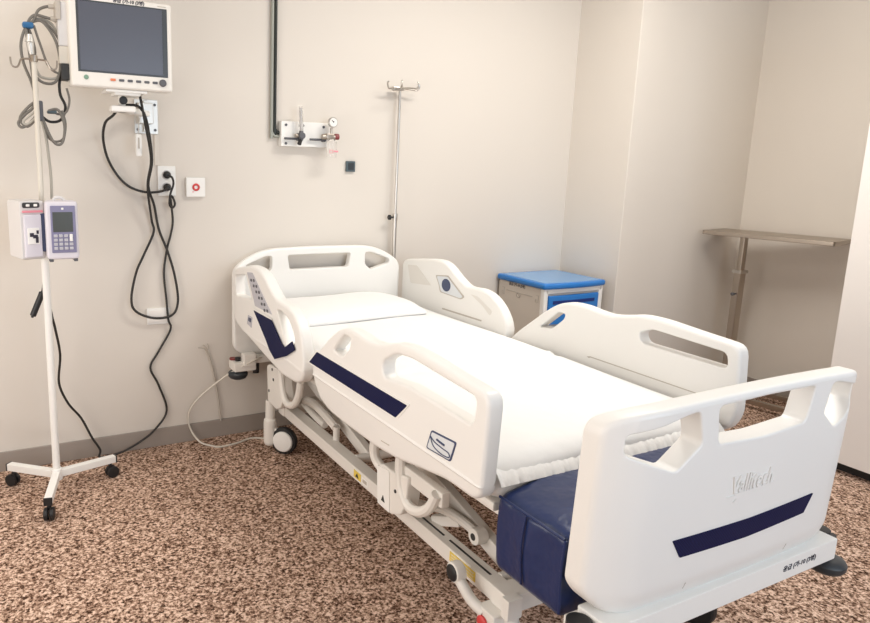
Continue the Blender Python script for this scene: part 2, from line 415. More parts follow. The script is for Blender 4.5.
# right head rail (inner face traced)
RH = [(.098, .66), (.100, .868), (.13, .888), (.25, .905), (.38, .922), (.46, .926), (.52, .910), (.60, .862), (.665, .832), (.72, .832), (.78, .838), (.85, .825), (.915, .788), (.962, .735), (.982, .68), (.945, .60), (.858, .532), (.711, .522), (.572, .543), (.341, .583), (.139, .615)]
RHd = [(.155, .862), (.245, .873), (.385, .786), (.19, .768)]
r4, o4, i4, _ = rail(1, 'head', rounded(RH, .035, 4), [], 0.48, 0.43, cr2)
deco(r4, i4, [(.155, .862), (.245, .870), (.385, .786), (.19, .768)], 'grip', 'recessed_grip', .0003, rr=.012)
deco(r4, i4, [(.708, .802), (.76, .80), (.872, .752), (.858, .728), (.80, .765)], 'grip', 'recessed_grip', .0003, rr=.012)
pc = deco(r4, i4, [(.420, .846), (.525, .860), (.665, .779), (.64, .762), (.465, .767), (.452, .80)], 'cabgrey', 'patient_control', .0008, 'patient control pad with a dark oval button', rr=.01)
deco(pc, i4, [(.432, .843), (.522, .854), (.652, .778), (.635, .767), (.474, .772), (.460, .80)], 'label', 'control_face', .0022, rr=.01)
bm = bmesh.new(); c = Vector(i4(.517, .811, .004)); lathe(bm, c, (-1, 0, 0), [(-.002, .036), (.001, .036), (.003, .031)], 28)
for v in bm.verts: v.co.z = c.z + (v.co.z - c.z) * .86
obj('oval_button', bm, 'navy', pc)
deco(r4, i4, [(.49, .692), (.80, .697), (.80, .690), (.49, .685)], 'cabgrey', 'moulded_groove', .0004, rr=.002)

# upper frame and sleeping platform
bm = bmesh.new()
for s in (-1, 1): box(bm, s * .345 - .022, s * .345 + .022, -2.27, -.13, .465, .505, .006)
for v in (.13, .62, 1.15, 1.70, 1.95): box(bm, -.36, .36, -v - .025, -v + .025, .467, .503, .005)
obj('upper_frame', bm, 'frame', bed)
for a, b in ((.12, .78), (.80, 1.08), (1.10, 1.46), (1.48, 1.972)): obj('platform_section', quick(box, -.44, .42, -b, -a, .520, .5485, .010), 'frame', bed)
for v in (.2, .7, .95, 1.2, 1.4, 1.6, 1.9):
    for s in (-1, 1): obj('platform_spacer', quick(box, s * .345 - .02, s * .345 + .02, -v - .02, -v + .02, .50, .522), 'frame', bed)
# foot end cross bar with bumpers
bm = bmesh.new(); box(bm, -.425, .425, -2.350, -2.255, .378, .438, .004)
xb = obj('end_crossbar', bm, 'white', bed, 'white cross bar below the footboard with handwriting')
obj('handwriting', text_bm('응급 (가-10 (3병)', .017, lambda u, v, w: (.255 + u, -2.3506 - w, .411 + v), .0004, .15, .0002, sx=1.2), 'ink', xb, 'black marker handwriting')
for s in (-1, 1): obj('footboard_socket', quick(box, s * .27 - .018, s * .27 + .018, -2.308, -2.275, .415, .46, .003), 'frame', bed)
bm = bmesh.new(); box(bm, -.05, .05, -2.325, -2.29, .4375, .440, .001); obj('lock_plate', bm, 'keydark', xb)
def bumper(x, y, z, top=True):
    bm = bmesh.new(); lathe(bm, (x, y, z - .022), (0, 0, 1), [(0, .028), (.006, .041), (.016, .048), (.028, .049), (.036, .044), (.042, .032), (.044, .012)], 28)
    b = obj('corner_bumper', bm, 'tyre', bed, 'dark grey round bumper')
    bm = bmesh.new(); cyl(bm, (x, y, z + .02), (x, y, z + .085), .014)
    if top: lathe(bm, (x, y + .03, z + .070), (0, 0, 1), [(0, .020), (.005, .028), (.018, .028), (.022, .020)], 24)
    obj('bumper_axle', bm, 'black', b)
for s in (-1, 1): obj('bumper_bracket', quick(box, s * .43 - .03, s * .43 + .03, -2.30, -2.25, .382, .422, .004), 'frame', bed)
for s in (-1, 1): bumper(s * .452, -2.318, .341)
for s, xx in ((-1, -.475), (1, .41)):
    bm = bmesh.new()
    box(bm, xx - .055, xx + .055, -.148, -.052, .372, .418, .006)
    box(bm, xx - s * .02 - .03, xx - s * .02 + .03, -.16, -.11, .40, .46, .004)
    obj('head_bracket', bm, 'frame', bed)
for s, xx in ((-1, -.500), (1, .43)): bumper(xx, -.105, .350, False)
bm = bmesh.new(); cyl(bm, (-.515, -.075, .418), (-.515, -.075, .426), .018); obj('bracket_knob', bm, 'darkred', bed, 'dark red cap on the head bracket')
bm = bmesh.new(); cyl(bm, (-.405, -.10, .345), (-.405, -.10, .395), .016); obj('bracket_foot', bm, 'black', bed)
bm = bmesh.new()
for s in (-1, 1):
    cyl(bm, (HC + s * .25, -.075, .40), (HC + s * .25, -.075, .55), .014)
box(bm, -.47, .40, -.14, -.095, .405, .44, .004)
obj('headboard_post', bm, 'frame', bed)
# base frame
bm = bmesh.new()
for s in (-1, 1):
    box(bm, s * .325 - .027, s * .325 + .027, -1.93, -.32, .192, .243, .004)
box(bm, -.36, .36, -.36, -.29, .195, .25, .005)
box(bm, -.36, .36, -1.965, -1.895, .195, .25, .005); box(bm, -.375, -.325, -1.985, -1.955, .195, .255, .003); box(bm, .325, .375, -1.985, -1.955, .195, .255, .003)
base = obj('base_frame', bm, 'frame', bed)
for a in (1.42, 1.65): obj('rail_slot', quick(box, -.329, -.322, -a - .20, -a, .2426, .2442), 'dark', base)
bm = bmesh.new(); box(bm, -.3535, -.3515, -1.118, -1.062, .203, .232, .0003)
w = obj('warning_label', bm, 'yellow', base, 'small yellow warning label')
bm = bmesh.new(); b = panel([(-1.078, .210), (-1.102, .210), (-1.09, .226)], [], .002, .0002, lambda u, v, w_: (-.3545 + w_, u, v)); merge(bm, b); obj('warning_triangle', bm, 'dark', w)
bm = bmesh.new(); box(bm, -.3535, -.3515, -1.175, -1.122, .203, .230, .0003); w2 = obj('warning_label', bm, 'white', base)
bm = bmesh.new(); box(bm, -.3545, -.3525, -1.165, -1.135, .211, .223, .0003); obj('label_print', bm, 'cabgrey', w2)
bm = bmesh.new(); box(bm, -.3535, -.3515, -1.815, -1.690, .205, .236, .0003); w3 = obj('warning_label', bm, 'yellow', base, 'long yellow warning label near the pedal')
bm = bmesh.new()
for k in range(3): box(bm, -.3545, -.3525, -1.808, -1.697, .210 + k * .009, .212 + k * .009, .0003)
obj('label_print', bm, 'label', w3)
# lift arms
bm = bmesh.new()
for s in (-1, 1):
    bar(bm, (s * .235, -1.86, .225), (s * .235, -1.24, .385), .034, .055, .006); bar(bm, (s * .235, -1.24, .37), (s * .235, -1.24, .47), .03, .05, .004)
    bar(bm, (s * .235, -.98, .225), (s * .235, -.36, .385), .034, .055, .006); bar(bm, (s * .235, -.36, .37), (s * .235, -.36, .47), .03, .05, .004)
    bar(bm, (s * .295, -1.52, .24), (s * .27, -1.63, .285), .03, .035, .006); 
cyl(bm, (-.27, -1.24, .385), (.27, -1.24, .385), .018)
cyl(bm, (-.27, -.36, .385), (.27, -.36, .385), .018)
cyl(bm, (-.30, -1.86, .228), (.30, -1.86, .228), .018)
cyl(bm, (-.30, -.98, .228), (.30, -.98, .228), .018)
obj('lift_arm', bm, 'frame', bed)
for s in (-1, 1):
    bm = bmesh.new()
    tube(bm, [(s * .30, -1.36, .235), (s * .295, -1.46, .262), (s * .285, -1.56, .292), (s * .275, -1.66, .293), (s * .27, -1.715, .283)], .015, 10)
    cyl(bm, (s * .292, -1.72, .283), (s * .25, -1.72, .283), .026, bev=.004)
    lv = obj('brake_link', bm, 'frame', bed)
    bm = bmesh.new(); cyl(bm, (s * .2935, -1.72, .283), (s * .29, -1.72, .283), .011); obj('pivot_bolt', bm, 'dark', lv)
    bm = bmesh.new()
    tube(bm, [(s * .29, -.46, .30), (s * .29, -.56, .315), (s * .29, -.70, .30), (s * .29, -.78, .285)], .02, 10)
    cyl(bm, (s * .30, -.80, .30), (s * .30, -.80, .23), .014)
    tube(bm, [(s * .28, -.42, .27), (s * .285, -.55, .258), (s * .285, -.66, .252)], .016, 10)
    obj('brake_link', bm, 'frame', bed)
# motor housings between the frames
bm = bmesh.new(); box(bm, -.12, .12, -1.25, -.85, .37, .43, .015); box(bm, -.05, .05, -1.75, -1.25, .36, .42, .02); obj('actuator', bm, 'frame', bed)
# side rail mechanisms
for s in (-1, 1):
    bm = bmesh.new()
    xo = s * .425
    b = panel(rounded([(1.368, .395), (1.40, .410), (1.46, .408), (1.555, .43), (1.545, .33), (1.52, .285), (1.46, .258), (1.376, .258)], .012, 3), [], .055, .006, lambda v, z, w_: (s * .400 + s * w_, -v, z)); merge(bm, b)
    hs_ = obj('rail_mount', bm, 'frame', bed)
    bm = bmesh.new(); b = panel(rounded([(1.366, .393), (1.445, .405), (1.455, .262), (1.378, .262)], .004, 2), [], .003, .001, lambda v, z, w_: (s * .429 + s * w_, -v, z)); merge(bm, b)
    cv = obj('mount_cover', bm, 'white', hs_, 'white plate with a black triangle')
    bm = bmesh.new(); b = panel([(1.403, .284), (1.425, .284), (1.414, .306)], [], .0016, .0002, lambda v, z, w_: (s * .4312 + s * w_, -v, z)); merge(bm, b); obj('triangle_mark', bm, 'dark', cv)
    bm = bmesh.new(); cyl(bm, (s * .4275, -1.485, .352), (s * .430, -1.485, .352), .006); obj('mount_bolt', bm, 'dark', hs_)
    bm = bmesh.new()
    tube(bm, [(s * .425, -1.35, .50), (s * .425, -1.335, .44), (s * .42, -1.345, .40), (s * .41, -1.38, .375)], .017, 10)
    tube(bm, [(s * .42, -1.495, .50), (s * .42, -1.50, .42), (s * .42, -1.515, .365), (s * .42, -1.56, .332), (s * .42, -1.62, .345), (s * .42, -1.67, .385), (s * .42, -1.70, .44)], .017, 10)
    box(bm, s * .40 - .015, s * .40 + .015, -1.72, -1.45, .40, .45, .006)
    obj('rail_link', bm, 'frame', bed)
    # head rail mechanism
    bm = bmesh.new()
    b = panel(rounded([(.296, .44), (.335, .455), (.45, .46), (.50, .33), (.47, .285), (.42, .262), (.311, .268)], .014, 3), [], .06, .006, lambda v, z, w_: (s * .392 + s * w_, -v, z)); merge(bm, b)
    h2 = obj('rail_mount', bm, 'frame', bed)
    for v, z in ((.33, .325), (.385, .395), (.37, .44)): obj('mount_bolt', quick(cyl, (s * .4215, -v, z), (s * .424, -v, z), .007), 'dark', h2)
    bm = bmesh.new()
    tube(bm, [(s * .41, -.44, .50), (s * .41, -.455, .42), (s * .41, -.48, .355), (s * .41, -.53, .325), (s * .41, -.60, .345), (s * .41, -.65, .40), (s * .41, -.67, .47)], .016, 10)
    obj('rail_link', bm, 'frame', bed)
# castors
def castor(x, v, ax, top):
    a = Vector((ax[0], ax[1], 0)).normalized(); f = Vector((-a.y, a.x, 0))
    if f.y < 0: f = -f                      # fork side, towards the head end
    c0 = Vector((x, -v, 0)); Z = Vector((0, 0, 1)); st = c0 + f * .075
    bm = bmesh.new()
    cyl(bm, st + Z * .15, st + Z * top, .024, .022, bev=.004)
    lathe(bm, st + Z * .032, Z, [(0, .018), (.006, .026), (.02, .031), (.11, .032), (.13, .030), (.138, .022)], 24)
    bar(bm, st + Z * .115, c0 + f * .01 + Z * .075, .026, .05, .006)
    c = obj('castor', bm, 'frame', bed)
    bm = bmesh.new(); lathe(bm, c0 + Z * .066 - a * .016, a, [(0, .050), (.002, .061), (.008, .066), (.026, .066), (.032, .061), (.034, .050)], 32)
    obj('wheel', bm, 'black', c, 'black rubber tyre')
    bm = bmesh.new(); lathe(bm, c0 + Z * .066 + a * .010, a, [(0, .050), (.012, .0505), (.018, .046), (.021, .030), (.022, .010)], 32)
    obj('wheel_cover', bm, 'white', c)
castor(-.345, .335, (-.72, -.70), .26); castor(.345, .335, (.9, -.4), .26)
castor(-.345, 2.03, (-1, .1), .225); castor(.345, 2.03, (1, .1), .225)
# brake pedals
for s in (-1, 1):
    bm = bmesh.new()
    tube(bm, [(s * .415, -1.800, .250), (s * .408, -1.835, .218), (s * .398, -1.865, .190), (s * .385, -1.90, .175)], .016, 12)
    cyl(bm, (s * .428, -1.803, .250), (s * .395, -1.803, .250), .030, bev=.006)
    pd = obj('brake_pedal', bm, 'frame', bed)
    bm = bmesh.new(); lathe(bm, (s * .424, -1.803, .250), (s, 0, 0), [(0, .024), (.006, .024), (.010, .018), (.011, .006)], 24)
    obj('pedal_pad', bm, 'black', pd, 'black round pedal pad')
    bm = bmesh.new(); box(bm, s * .36 - .035, s * .36 + .035, -1.955, -1.880, .085, .195, .008); obj('pedal_housing', bm, 'frame', bed)
    bm = bmesh.new(); lathe(bm, (s * .396, -1.912, .155), (s, 0, 0), [(0, .020), (.006, .020), (.010, .014), (.011, .005)], 20); obj('pedal_indicator', bm, 'red', bed, 'red pedal button')
# cushion support under the foot end
bm = bmesh.new()
for s in (-1, 1): box(bm, s * .30 - .02, s * .30 + .02, -2.26, -1.96, .366, .382, .003)
box(bm, -.33, .33, -1.985, -1.955, .366, .47, .003)
obj('cushion_support', bm, 'frame', bed)

# ------------------------------------------------------------------ mattress, pillow, navy cushion
def soft_box(x0, x1, y0, y1, z0, z1, r, nx, ny, nz, f=None):
    bm = bmesh.new(); bmesh.ops.create_cube(bm, size=1)
    dims = (x1 - x0, y1 - y0, z1 - z0); c = ((x0 + x1) / 2, (y0 + y1) / 2, (z0 + z1) / 2)
    for ax, n in ((0, nx), (1, ny), (2, nz)):
        pn = [0, 0, 0]; pn[ax] = 1
        for k in range(1, n):
            co = [0, 0, 0]; co[ax] = -.5 + k / n
            bmesh.ops.bisect_plane(bm, geom=bm.verts[:] + bm.edges[:] + bm.faces[:], plane_co=co, plane_no=pn, dist=1e-6)
    for v in bm.verts:
        p = [v.co[i] * dims[i] for i in range(3)]
        q = [max(-(dims[i] / 2 - r), min(dims[i] / 2 - r, p[i])) for i in range(3)]
        d = Vector([p[i] - q[i] for i in range(3)])
        if d.length > 1e-9: d = d.normalized() * min(r, max(abs(d.x), abs(d.y), abs(d.z)))
        p = Vector(q) + d + Vector(c)
        v.co = Vector(f(p)) if f else p
    return bm
def mat_f(p):
    x, y, z = p; t = (z - .549) / .129
    if t > .6:
        z += 0.010 * (1 - ((x + .015) / .44) ** 2)
        z += .006 * math.exp(-((y + 1.270 + .02 * x) / .014) ** 2) - .006 * math.exp(-((y + 1.30 + .02 * x) / .016) ** 2)
        z += .0025 * math.sin(y * 5.1 + x * 3) + .002 * math.sin(x * 9 + y * 2.3)
    if t > .15:
        z -= .03 * max(0, min(1, (-y - 1.868) / .12)) ** 2 * (t)
    return (x, y, z)
mt = obj('mattress', soft_box(-.452, .425, -1.988, -.105, .549, .672, .045, 30, 90, 8, mat_f), 'sheet', None, angle=80)
tag(mt, 'thin mattress under a smooth white fitted sheet on the hospital bed', 'mattress')
# gathered hem of the sheet, lapping over the navy cushion
bm = bmesh.new(); n = 260; rows = []
for k in range(n + 1):
    x = -.445 + .865 * k / n
    g = .45 * (math.sin(k * .83 + 2 * math.sin(k * .11)) * .5 + math.sin(k * .47 + 1.5 * math.sin(k * .07)) * .6) + random.uniform(-.15, .15)
    rows.append([bm.verts.new((x, -1.963, .641 + .001 * g)), bm.verts.new((x, -1.986, .631 + .003 * g)), bm.verts.new((x + .002 * g, -1.998 - .003 * g, .617 + .005 * g)), bm.verts.new((x + .003 * g, -2.005 - .007 * g, .606 + .004 * g)), bm.verts.new((x, -1.992, .600))])
for A, B in zip(rows, rows[1:]):
    for j in range(4): bm.faces.new((A[j], A[j + 1], B[j + 1], B[j]))
bmesh.ops.recalc_face_normals(bm, faces=bm.faces)
hem = obj('gathered_hem', bm, 'sheet', mt, angle=80)

def pil_f(p):
    x, y, z = p
    u = (x + .0575) / .395; v = (y + .335) / .25
    th = max(0.0, 1 - abs(u) ** 4) * max(0.0, 1 - abs(v) ** 3.2)
    h = .677 + (z - .677) * (0.10 + 0.90 * th ** .5); y += .018 * u
    h += .004 * math.sin(x * 11 + y * 7) * th
    return (x + .012 * math.sin(y * 14) * abs(u), y + .01 * math.sin(x * 9) * abs(v), h)
pl = obj('pillow', soft_box(-.44, .325, -.565, -.115, .676, .738, .028, 34, 24, 8, pil_f), 'sheet', None, angle=80)
tag(pl, 'flat white pillow lying at the head of the bed', 'pillow')
for o in (mt, pl): pass

def cu_f(p):
    x, y, z = p
    if z > .5: z -= .022 * max(0, (abs(x) - .30) / .13) ** 1.4
    k = (z - .382) / .22
    bul = .010 * math.sin(math.pi * max(0, min(1, k))) 
    if x < -.38: x -= bul * (0.6 + .6 * math.sin(y * 44))
    if x > .38: x += bul
    return (x, y, z)
cs = obj('navy_cushion', soft_box(-.440, .420, -2.225, -1.990, .382, .607, .016, 30, 14, 14, cu_f), 'vinyl', None, angle=60)
tag(cs, 'navy blue vinyl filler cushion between mattress and footboard', 'cushion')
bm = bmesh.new()
tube(bm, [(-.441, -1.996, .578), (-.444, -2.07, .580), (-.444, -2.15, .580), (-.442, -2.22, .578)], .004, 8)
tube(bm, [(-.442, -2.222, .578), (-.449, -2.223, .50), (-.444, -2.222, .40)], .004, 8)
tube(bm, [(-.448, -2.10, .578), (-.457, -2.10, .50), (-.448, -2.10, .40)], .0025, 8)
obj('piping', bm, 'vinyl', cs)

# ------------------------------------------------------------------ pole in the bed corner
ivp = thing('iv_pole', 'slim stainless drip pole with hooks rising behind the headboard', 'drip pole', (.405, -.046, .42))
PX, PY = .405, -.046
bm = bmesh.new(); cyl(bm, (PX, PY, .41), (PX, PY, 1.12), .011); obj('lower_tube', bm, 'steel', ivp)
bm = bmesh.new(); cyl(bm, (PX + .0, PY, 1.10), (PX + .001, PY, 1.775), .0075); obj('upper_tube', bm, 'steel', ivp)
bm = bmesh.new(); cyl(bm, (PX, PY, 1.085), (PX, PY, 1.125), .014, bev=.003); cl = obj('collar', bm, 'steel', ivp)
bm = bmesh.new(); cyl(bm, (PX - .012, PY - .002, 1.105), (PX - .045, PY - .004, 1.105), .005); lathe(bm, (PX - .028, PY - .004, 1.105), (-1, 0, 0), [(0, .008), (.004, .014), (.014, .014), (.018, .009)], 16); obj('clamp_knob', bm, 'black', cl, 'black clamp knob')
bm = bmesh.new()
box(bm, PX - .045, PX + .02, PY - .018, PY + .018, 1.765, 1.785, .006)
obj('hook_head', bm, 'steel', ivp)
for a, b in (((-.085, -.02), 0), ((.105, -.02), 0), ((-.05, -.10), 0), ((.05, -.10), 0)):
    dx, dy = a
    bm = bmesh.new(); tube(bm, [(PX, PY, 1.778), (PX + dx * .6, PY + dy * .6, 1.776), (PX + dx * .88, PY + dy * .88, 1.772), (PX + dx, PY + dy, 1.784), (PX + dx * 1.02, PY + dy, 1.798), (PX + dx * .93, PY + dy * .95, 1.806)], .0045, 8)
    obj('hook', bm, 'steel', ivp)

# ------------------------------------------------------------------ rolling drip stand
SX, SY = -1.355, -.33
stand = thing('drip_stand', 'white rolling drip stand on three black casters at the left', 'drip stand', (SX, SY, 0))
bm = bmesh.new(); cyl(bm, (SX, SY, .07), (SX, SY, 1.16), .0145, bev=.002); obj('lower_pole', bm, 'white', stand)
bm = bmesh.new(); cyl(bm, (SX, SY, 1.14), (SX, SY, 1.745), .0095); obj('upper_pole', bm, 'ivory', stand)
bm = bmesh.new(); cyl(bm, (SX, SY, .065), (SX, SY, .115), .022, bev=.004); obj('hub', bm, 'white', stand)
for ex, ey in ((-1.528, -.155), (-1.114, -.252), (-1.405, -.552)):
    bm = bmesh.new(); bar(bm, (SX, SY, .092), (ex, ey, .082), .030, .030, .003)
    lg = obj('leg', bm, 'white', stand)
    d = Vector((ex - SX, ey - SY, 0)).normalized(); n = Vector((-d.y, d.x, 0))
    w = Vector((ex, ey, 0)) - d * .022
    bm = bmesh.new()
    bar(bm, Vector((ex, ey, .082)) - d * .002, Vector((ex, ey, .082)) + d * .004, .032, .032, .001)
    obj('end_cap', bm, 'black', lg)
    bm = bmesh.new()
    cyl(bm, w + Vector((0, 0, .066)), w + Vector((0, 0, .040)), .008)
    for s in (-1, 1): lathe(bm, w + n * (s * .003) + Vector((0, 0, .0255)) + d * .008, n * s, [(0, .022), (.002, .0255), (.014, .0255), (.017, .018)], 20)
    obj('caster', bm, 'black', lg, 'black twin wheel caster')
bm = bmesh.new(); cyl(bm, (SX, SY, 1.725), (SX, SY, 1.75), .013, bev=.002); hk = obj('hook_collar', bm, 'steel2', stand)
for s, pts in ((-1, [(0, 1.735), (-.030, 1.735), (-.044, 1.731), (-.050, 1.715), (-.058, 1.704), (-.070, 1.704), (-.077, 1.713), (-.079, 1.737)]), (1, [(0, 1.735), (.030, 1.735), (.043, 1.731), (.050, 1.715), (.058, 1.704), (.070, 1.704), (.077, 1.713), (.079, 1.737)])):
    bm = bmesh.new(); tube(bm, [(SX + a, SY, z) for a, z in pts], .0035, 8); obj('hook', bm, 'steel2', stand)

# infusion pump clamped on the stand
pump = thing('infusion_pump', 'lilac infusion pump with keypad clamped to the drip stand', 'infusion pump', (-1.36, -.42, 1.0))
YF = -.46
PR = Matrix.Translation((-1.405, YF + .05, 0)) @ Matrix.Rotation(math.radians(17), 4, 'Z') @ Matrix.Translation((1.405, -YF - .05, 0))
def pobj(name, bm, *a, **k):
    bmesh.ops.transform(bm, matrix=PR, verts=bm.verts); return obj(name, bm, *a, **k)
bm = bmesh.new(); box(bm, -1.452, -1.362, YF + .012, YF + .145, 1.004, 1.222, .010); pm = pobj('pump_module', bm, 'grey', pump, 'grey pump module with a door')
bm = bmesh.new(); box(bm, -1.441, -1.378, YF + .004, YF + .02, 1.012, 1.172, .006); dr = pobj('module_door', bm, 'lilac', pm)
bm = bmesh.new(); box(bm, -1.431, -1.388, YF + .001, YF + .006, 1.062, 1.122, .002); pp = pobj('paper_label', bm, 'white', dr)
bm = bmesh.new(); box(bm, -1.424, -1.410, YF - .0012, YF + .003, 1.090, 1.104, .001); box(bm, -1.413, -1.396, YF - .0012, YF + .003, 1.084, 1.097, .001); box(bm, -1.404, -1.394, YF - .0012, YF + .003, 1.067, 1.09, .001); box(bm, -1.400, -1.392, YF - .0012, YF + .003, 1.100, 1.113, .001); pobj('label_mark', bm, 'ink', pp)
bm = bmesh.new(); box(bm, -1.443, -1.370, YF + .006, YF + .02, 1.178, 1.186, .002); pobj('pink_line', bm, 'pink', pm)
bm = bmesh.new(); box(bm, -1.442, -1.380, YF + .006, YF + .02, 1.195, 1.215, .006); db = pobj('display_bar', bm, 'dark', pm)
bm = bmesh.new()
for x in (-1.424, -1.397): box(bm, x - .007, x + .007, YF + .004, YF + .01, 1.200, 1.210, .003)
pobj('display_digit', bm, 'white', db)
bm = bmesh.new(); box(bm, -1.378, -1.352, YF + .02, YF + .09, 1.03, 1.175, .006); obj('tubing_channel', bm, 'navy', pump, 'dark channel between the two modules')
bm = bmesh.new(); box(bm, -1.4, -1.34, YF + .09, SY + .02, 1.06, 1.16, .006); obj('pole_clamp', bm, 'keydark', pump)
bm = bmesh.new(); box(bm, -1.355, -1.242, YF - .02, YF + .06, 1.004, 1.222, .012); ct = obj('controller', bm, 'lilac', pump)
bm = bmesh.new(); box(bm, -1.338, -1.252, YF - .024, YF - .01, 1.030, 1.205, .003); fp = obj('control_face', bm, 'violet', ct, 'slate violet control face')
bm = bmesh.new(); box(bm, -1.331, -1.262, YF - .0255, YF - .015, 1.108, 1.182, .001); obj('display', bm, 'lcd', fp)
bm = bmesh.new()
for r_ in range(4):
    for c_ in range(4):
        box(bm, -1.330 + c_ * .0178, -1.317 + c_ * .0178, YF - .0285, YF - .018, 1.042 + r_ * .0155, 1.053 + r_ * .0155, .002)
obj('keys', bm, 'key', fp)
bm = bmesh.new(); box(bm, -1.275, -1.265, YF - .0295, YF - .018, 1.073, 1.100, .002); box(bm, -1.30, -1.292, YF - .026, YF - .018, 1.19, 1.198, .002); obj('white_key', bm, 'white', fp)
for x in (-1.340, -1.255): obj('foot', quick(box, x - .007, x + .007, YF - .012, YF + .04, .995, 1.006, .002), 'keydark', ct)
bm = bmesh.new(); tube(bm, [(-1.325, YF + .02, 1.218), (-1.315, YF + .02, 1.232), (-1.295, YF + .02, 1.232), (-1.282, YF + .02, 1.218)], .006, 8); obj('carry_handle', bm, 'grey', ct)

# ------------------------------------------------------------------ patient monitor on wall bracket
mb = thing('monitor_bracket', 'steel and white wall bracket below the monitor', 'wall bracket', (-.9, -.01, 1.49))
bm = bmesh.new(); box(bm, -.942, -.838, -.008, -.0005, 1.492, 1.642, .002); wp = obj('wall_plate', bm, 'galv', mb)
bm = bmesh.new(); box(bm, -.905, -.885, -.030, -.006, 1.50, 1.635, .002); box(bm, -.93, -.865, -.045, -.006, 1.535, 1.625, .004); obj('swivel_block', bm, 'galv', mb)
for x, z in ((-.852, 1.62), (-.852, 1.51), (-.928, 1.62), (-.928, 1.51)): obj('screw', quick(cyl, (x, -.007, z), (x, -.012, z), .006, seg=12), 'keydark', wp)
bm = bmesh.new(); bar(bm, (-.895, -.03, 1.578), (-1.04, -.245, 1.578), .04, .024, .004); box(bm, -1.078, -.98, -.27, -.20, 1.566, 1.592, .008); obj('arm', bm, 'white', mb)
bm = bmesh.new(); cyl(bm, (-1.03, -.235, 1.59), (-1.03, -.235, 1.632), .014); box(bm, -1.065, -.965, -.29, -.18, 1.630, 1.642, .003); box(bm, -1.10, -.94, -.30, -.17, 1.640, 1.651, .003); obj('tray', bm, 'white', mb)
bm = bmesh.new(); lathe(bm, (-1.03, -.249, 1.612), (0, -1, 0), [(0, .008), (.014, .008), (.015, .016), (.026, .016), (.029, .010)], 20); obj('knob', bm, 'black', mb, 'black tightening knob')

mon = thing('patient_monitor', 'ivory patient monitor with dark blank screen on the wall', 'monitor', (-1.04, -.24, 1.651))
YM = -.31
def frustum_box(bm, f, b, y0, y1, bev):
    b_ = bmesh.new(); vs = []
    for (x0, x1, z0, z1), y in ((f, y0), (b, y1)):
        vs.append([b_.verts.new((x, y, z)) for x, z in ((x0, z0), (x1, z0), (x1, z1), (x0, z1))])
    A, B = vs
    b_.faces.new(A); b_.faces.new(B[::-1])
    for k in range(4): b_.faces.new((A[k], B[k], B[(k + 1) % 4], A[(k + 1) % 4]))
    bmesh.ops.recalc_face_normals(b_, faces=b_.faces)
    bmesh.ops.bevel(b_, geom=b_.edges[:], offset=bev, segments=3, profile=.5, affect='EDGES'); merge(bm, b_)
X0, X1, Z0, Z1 = -1.226, -.838, 1.6515, 1.992
bm = bmesh.new(); frustum_box(bm, (X0, X1, Z0, Z1), (X0 - .006, X1 - .02, Z0 + .0, Z1), YM, YM + .07, .010); frustum_box(bm, (X0 + .01, X1 - .04, Z0 + .03, Z1 - .02), (X0 + .03, X1 - .08, Z0 + .06, Z1 - .05), YM + .06, YM + .14, .012)
mc = obj('casing', bm, 'monitor', mon)
bm = bmesh.new(); box(bm, -1.200, -.858, YM - .0015, YM + .004, 1.708, 1.972, .0015); se = obj('screen_surround', bm, 'screen_edge', mon)
bm = bmesh.new(); box(bm, -1.192, -.878, YM - .003, YM + .002, 1.715, 1.966, .001); obj('screen', bm, 'screen', mon, 'dark blank glass screen')
for k in range(6):
    bm = bmesh.new(); x = -1.073 + k * .0325; box(bm, x - .010, x + .010, YM - .004, YM + .004, 1.6805, 1.690, .0025)
    obj('key', bm, 'orange' if k == 0 else 'keydark', mon, 'small orange alarm key' if k == 0 else None)
bm = bmesh.new(); lathe(bm, (-1.172, YM + .003, 1.688), (0, -1, 0), [(0, .009), (.005, .009), (.007, .006)], 20); obj('power_button', bm, 'green', mon, 'green round power button')
bm = bmesh.new(); lathe(bm, (-.880, YM + .003, 1.686), (0, -1, 0), [(0, .0145), (.008, .0145), (.012, .011)], 24); obj('dial_knob', bm, 'keydark', mon, 'dark rotary dial knob')
obj('handwriting', text_bm('응급 (가-10 (3병)', .017, lambda u, v, w: (-1.005 + u, YM - .0006 - w, 1.9815 + v), .0004, .1, .0005, sx=1.0), 'ink', mon, 'black marker handwriting on the top bezel')
bm = bmesh.new(); box(bm, -.895, -.862, YM - .0008, YM + .002, 1.9775, 1.9805, .0002); obj('model_print', bm, 'cabgrey', mon)
bm = bmesh.new(); box(bm, -1.262, -1.222, YM + .035, YM + .125, 1.80, 1.962, .005); sm = obj('connector_module', bm, 'grey', mon)
bm = bmesh.new(); box(bm, -1.268, -1.25, YM + .03, YM + .12, 1.895, 1.965, .003); obj('connector_strip', bm, 'cabgrey', sm)
bm = bmesh.new(); box(bm, -1.262, -1.222, YM + .035, YM + .12, 1.735, 1.80, .004); obj('module_base', bm, 'ivory', mon)
bm = bmesh.new(); box(bm, -1.258, -1.226, YM + .03, YM + .1, 1.675, 1.735, .004); obj('lower_connector', bm, 'dark', mon)

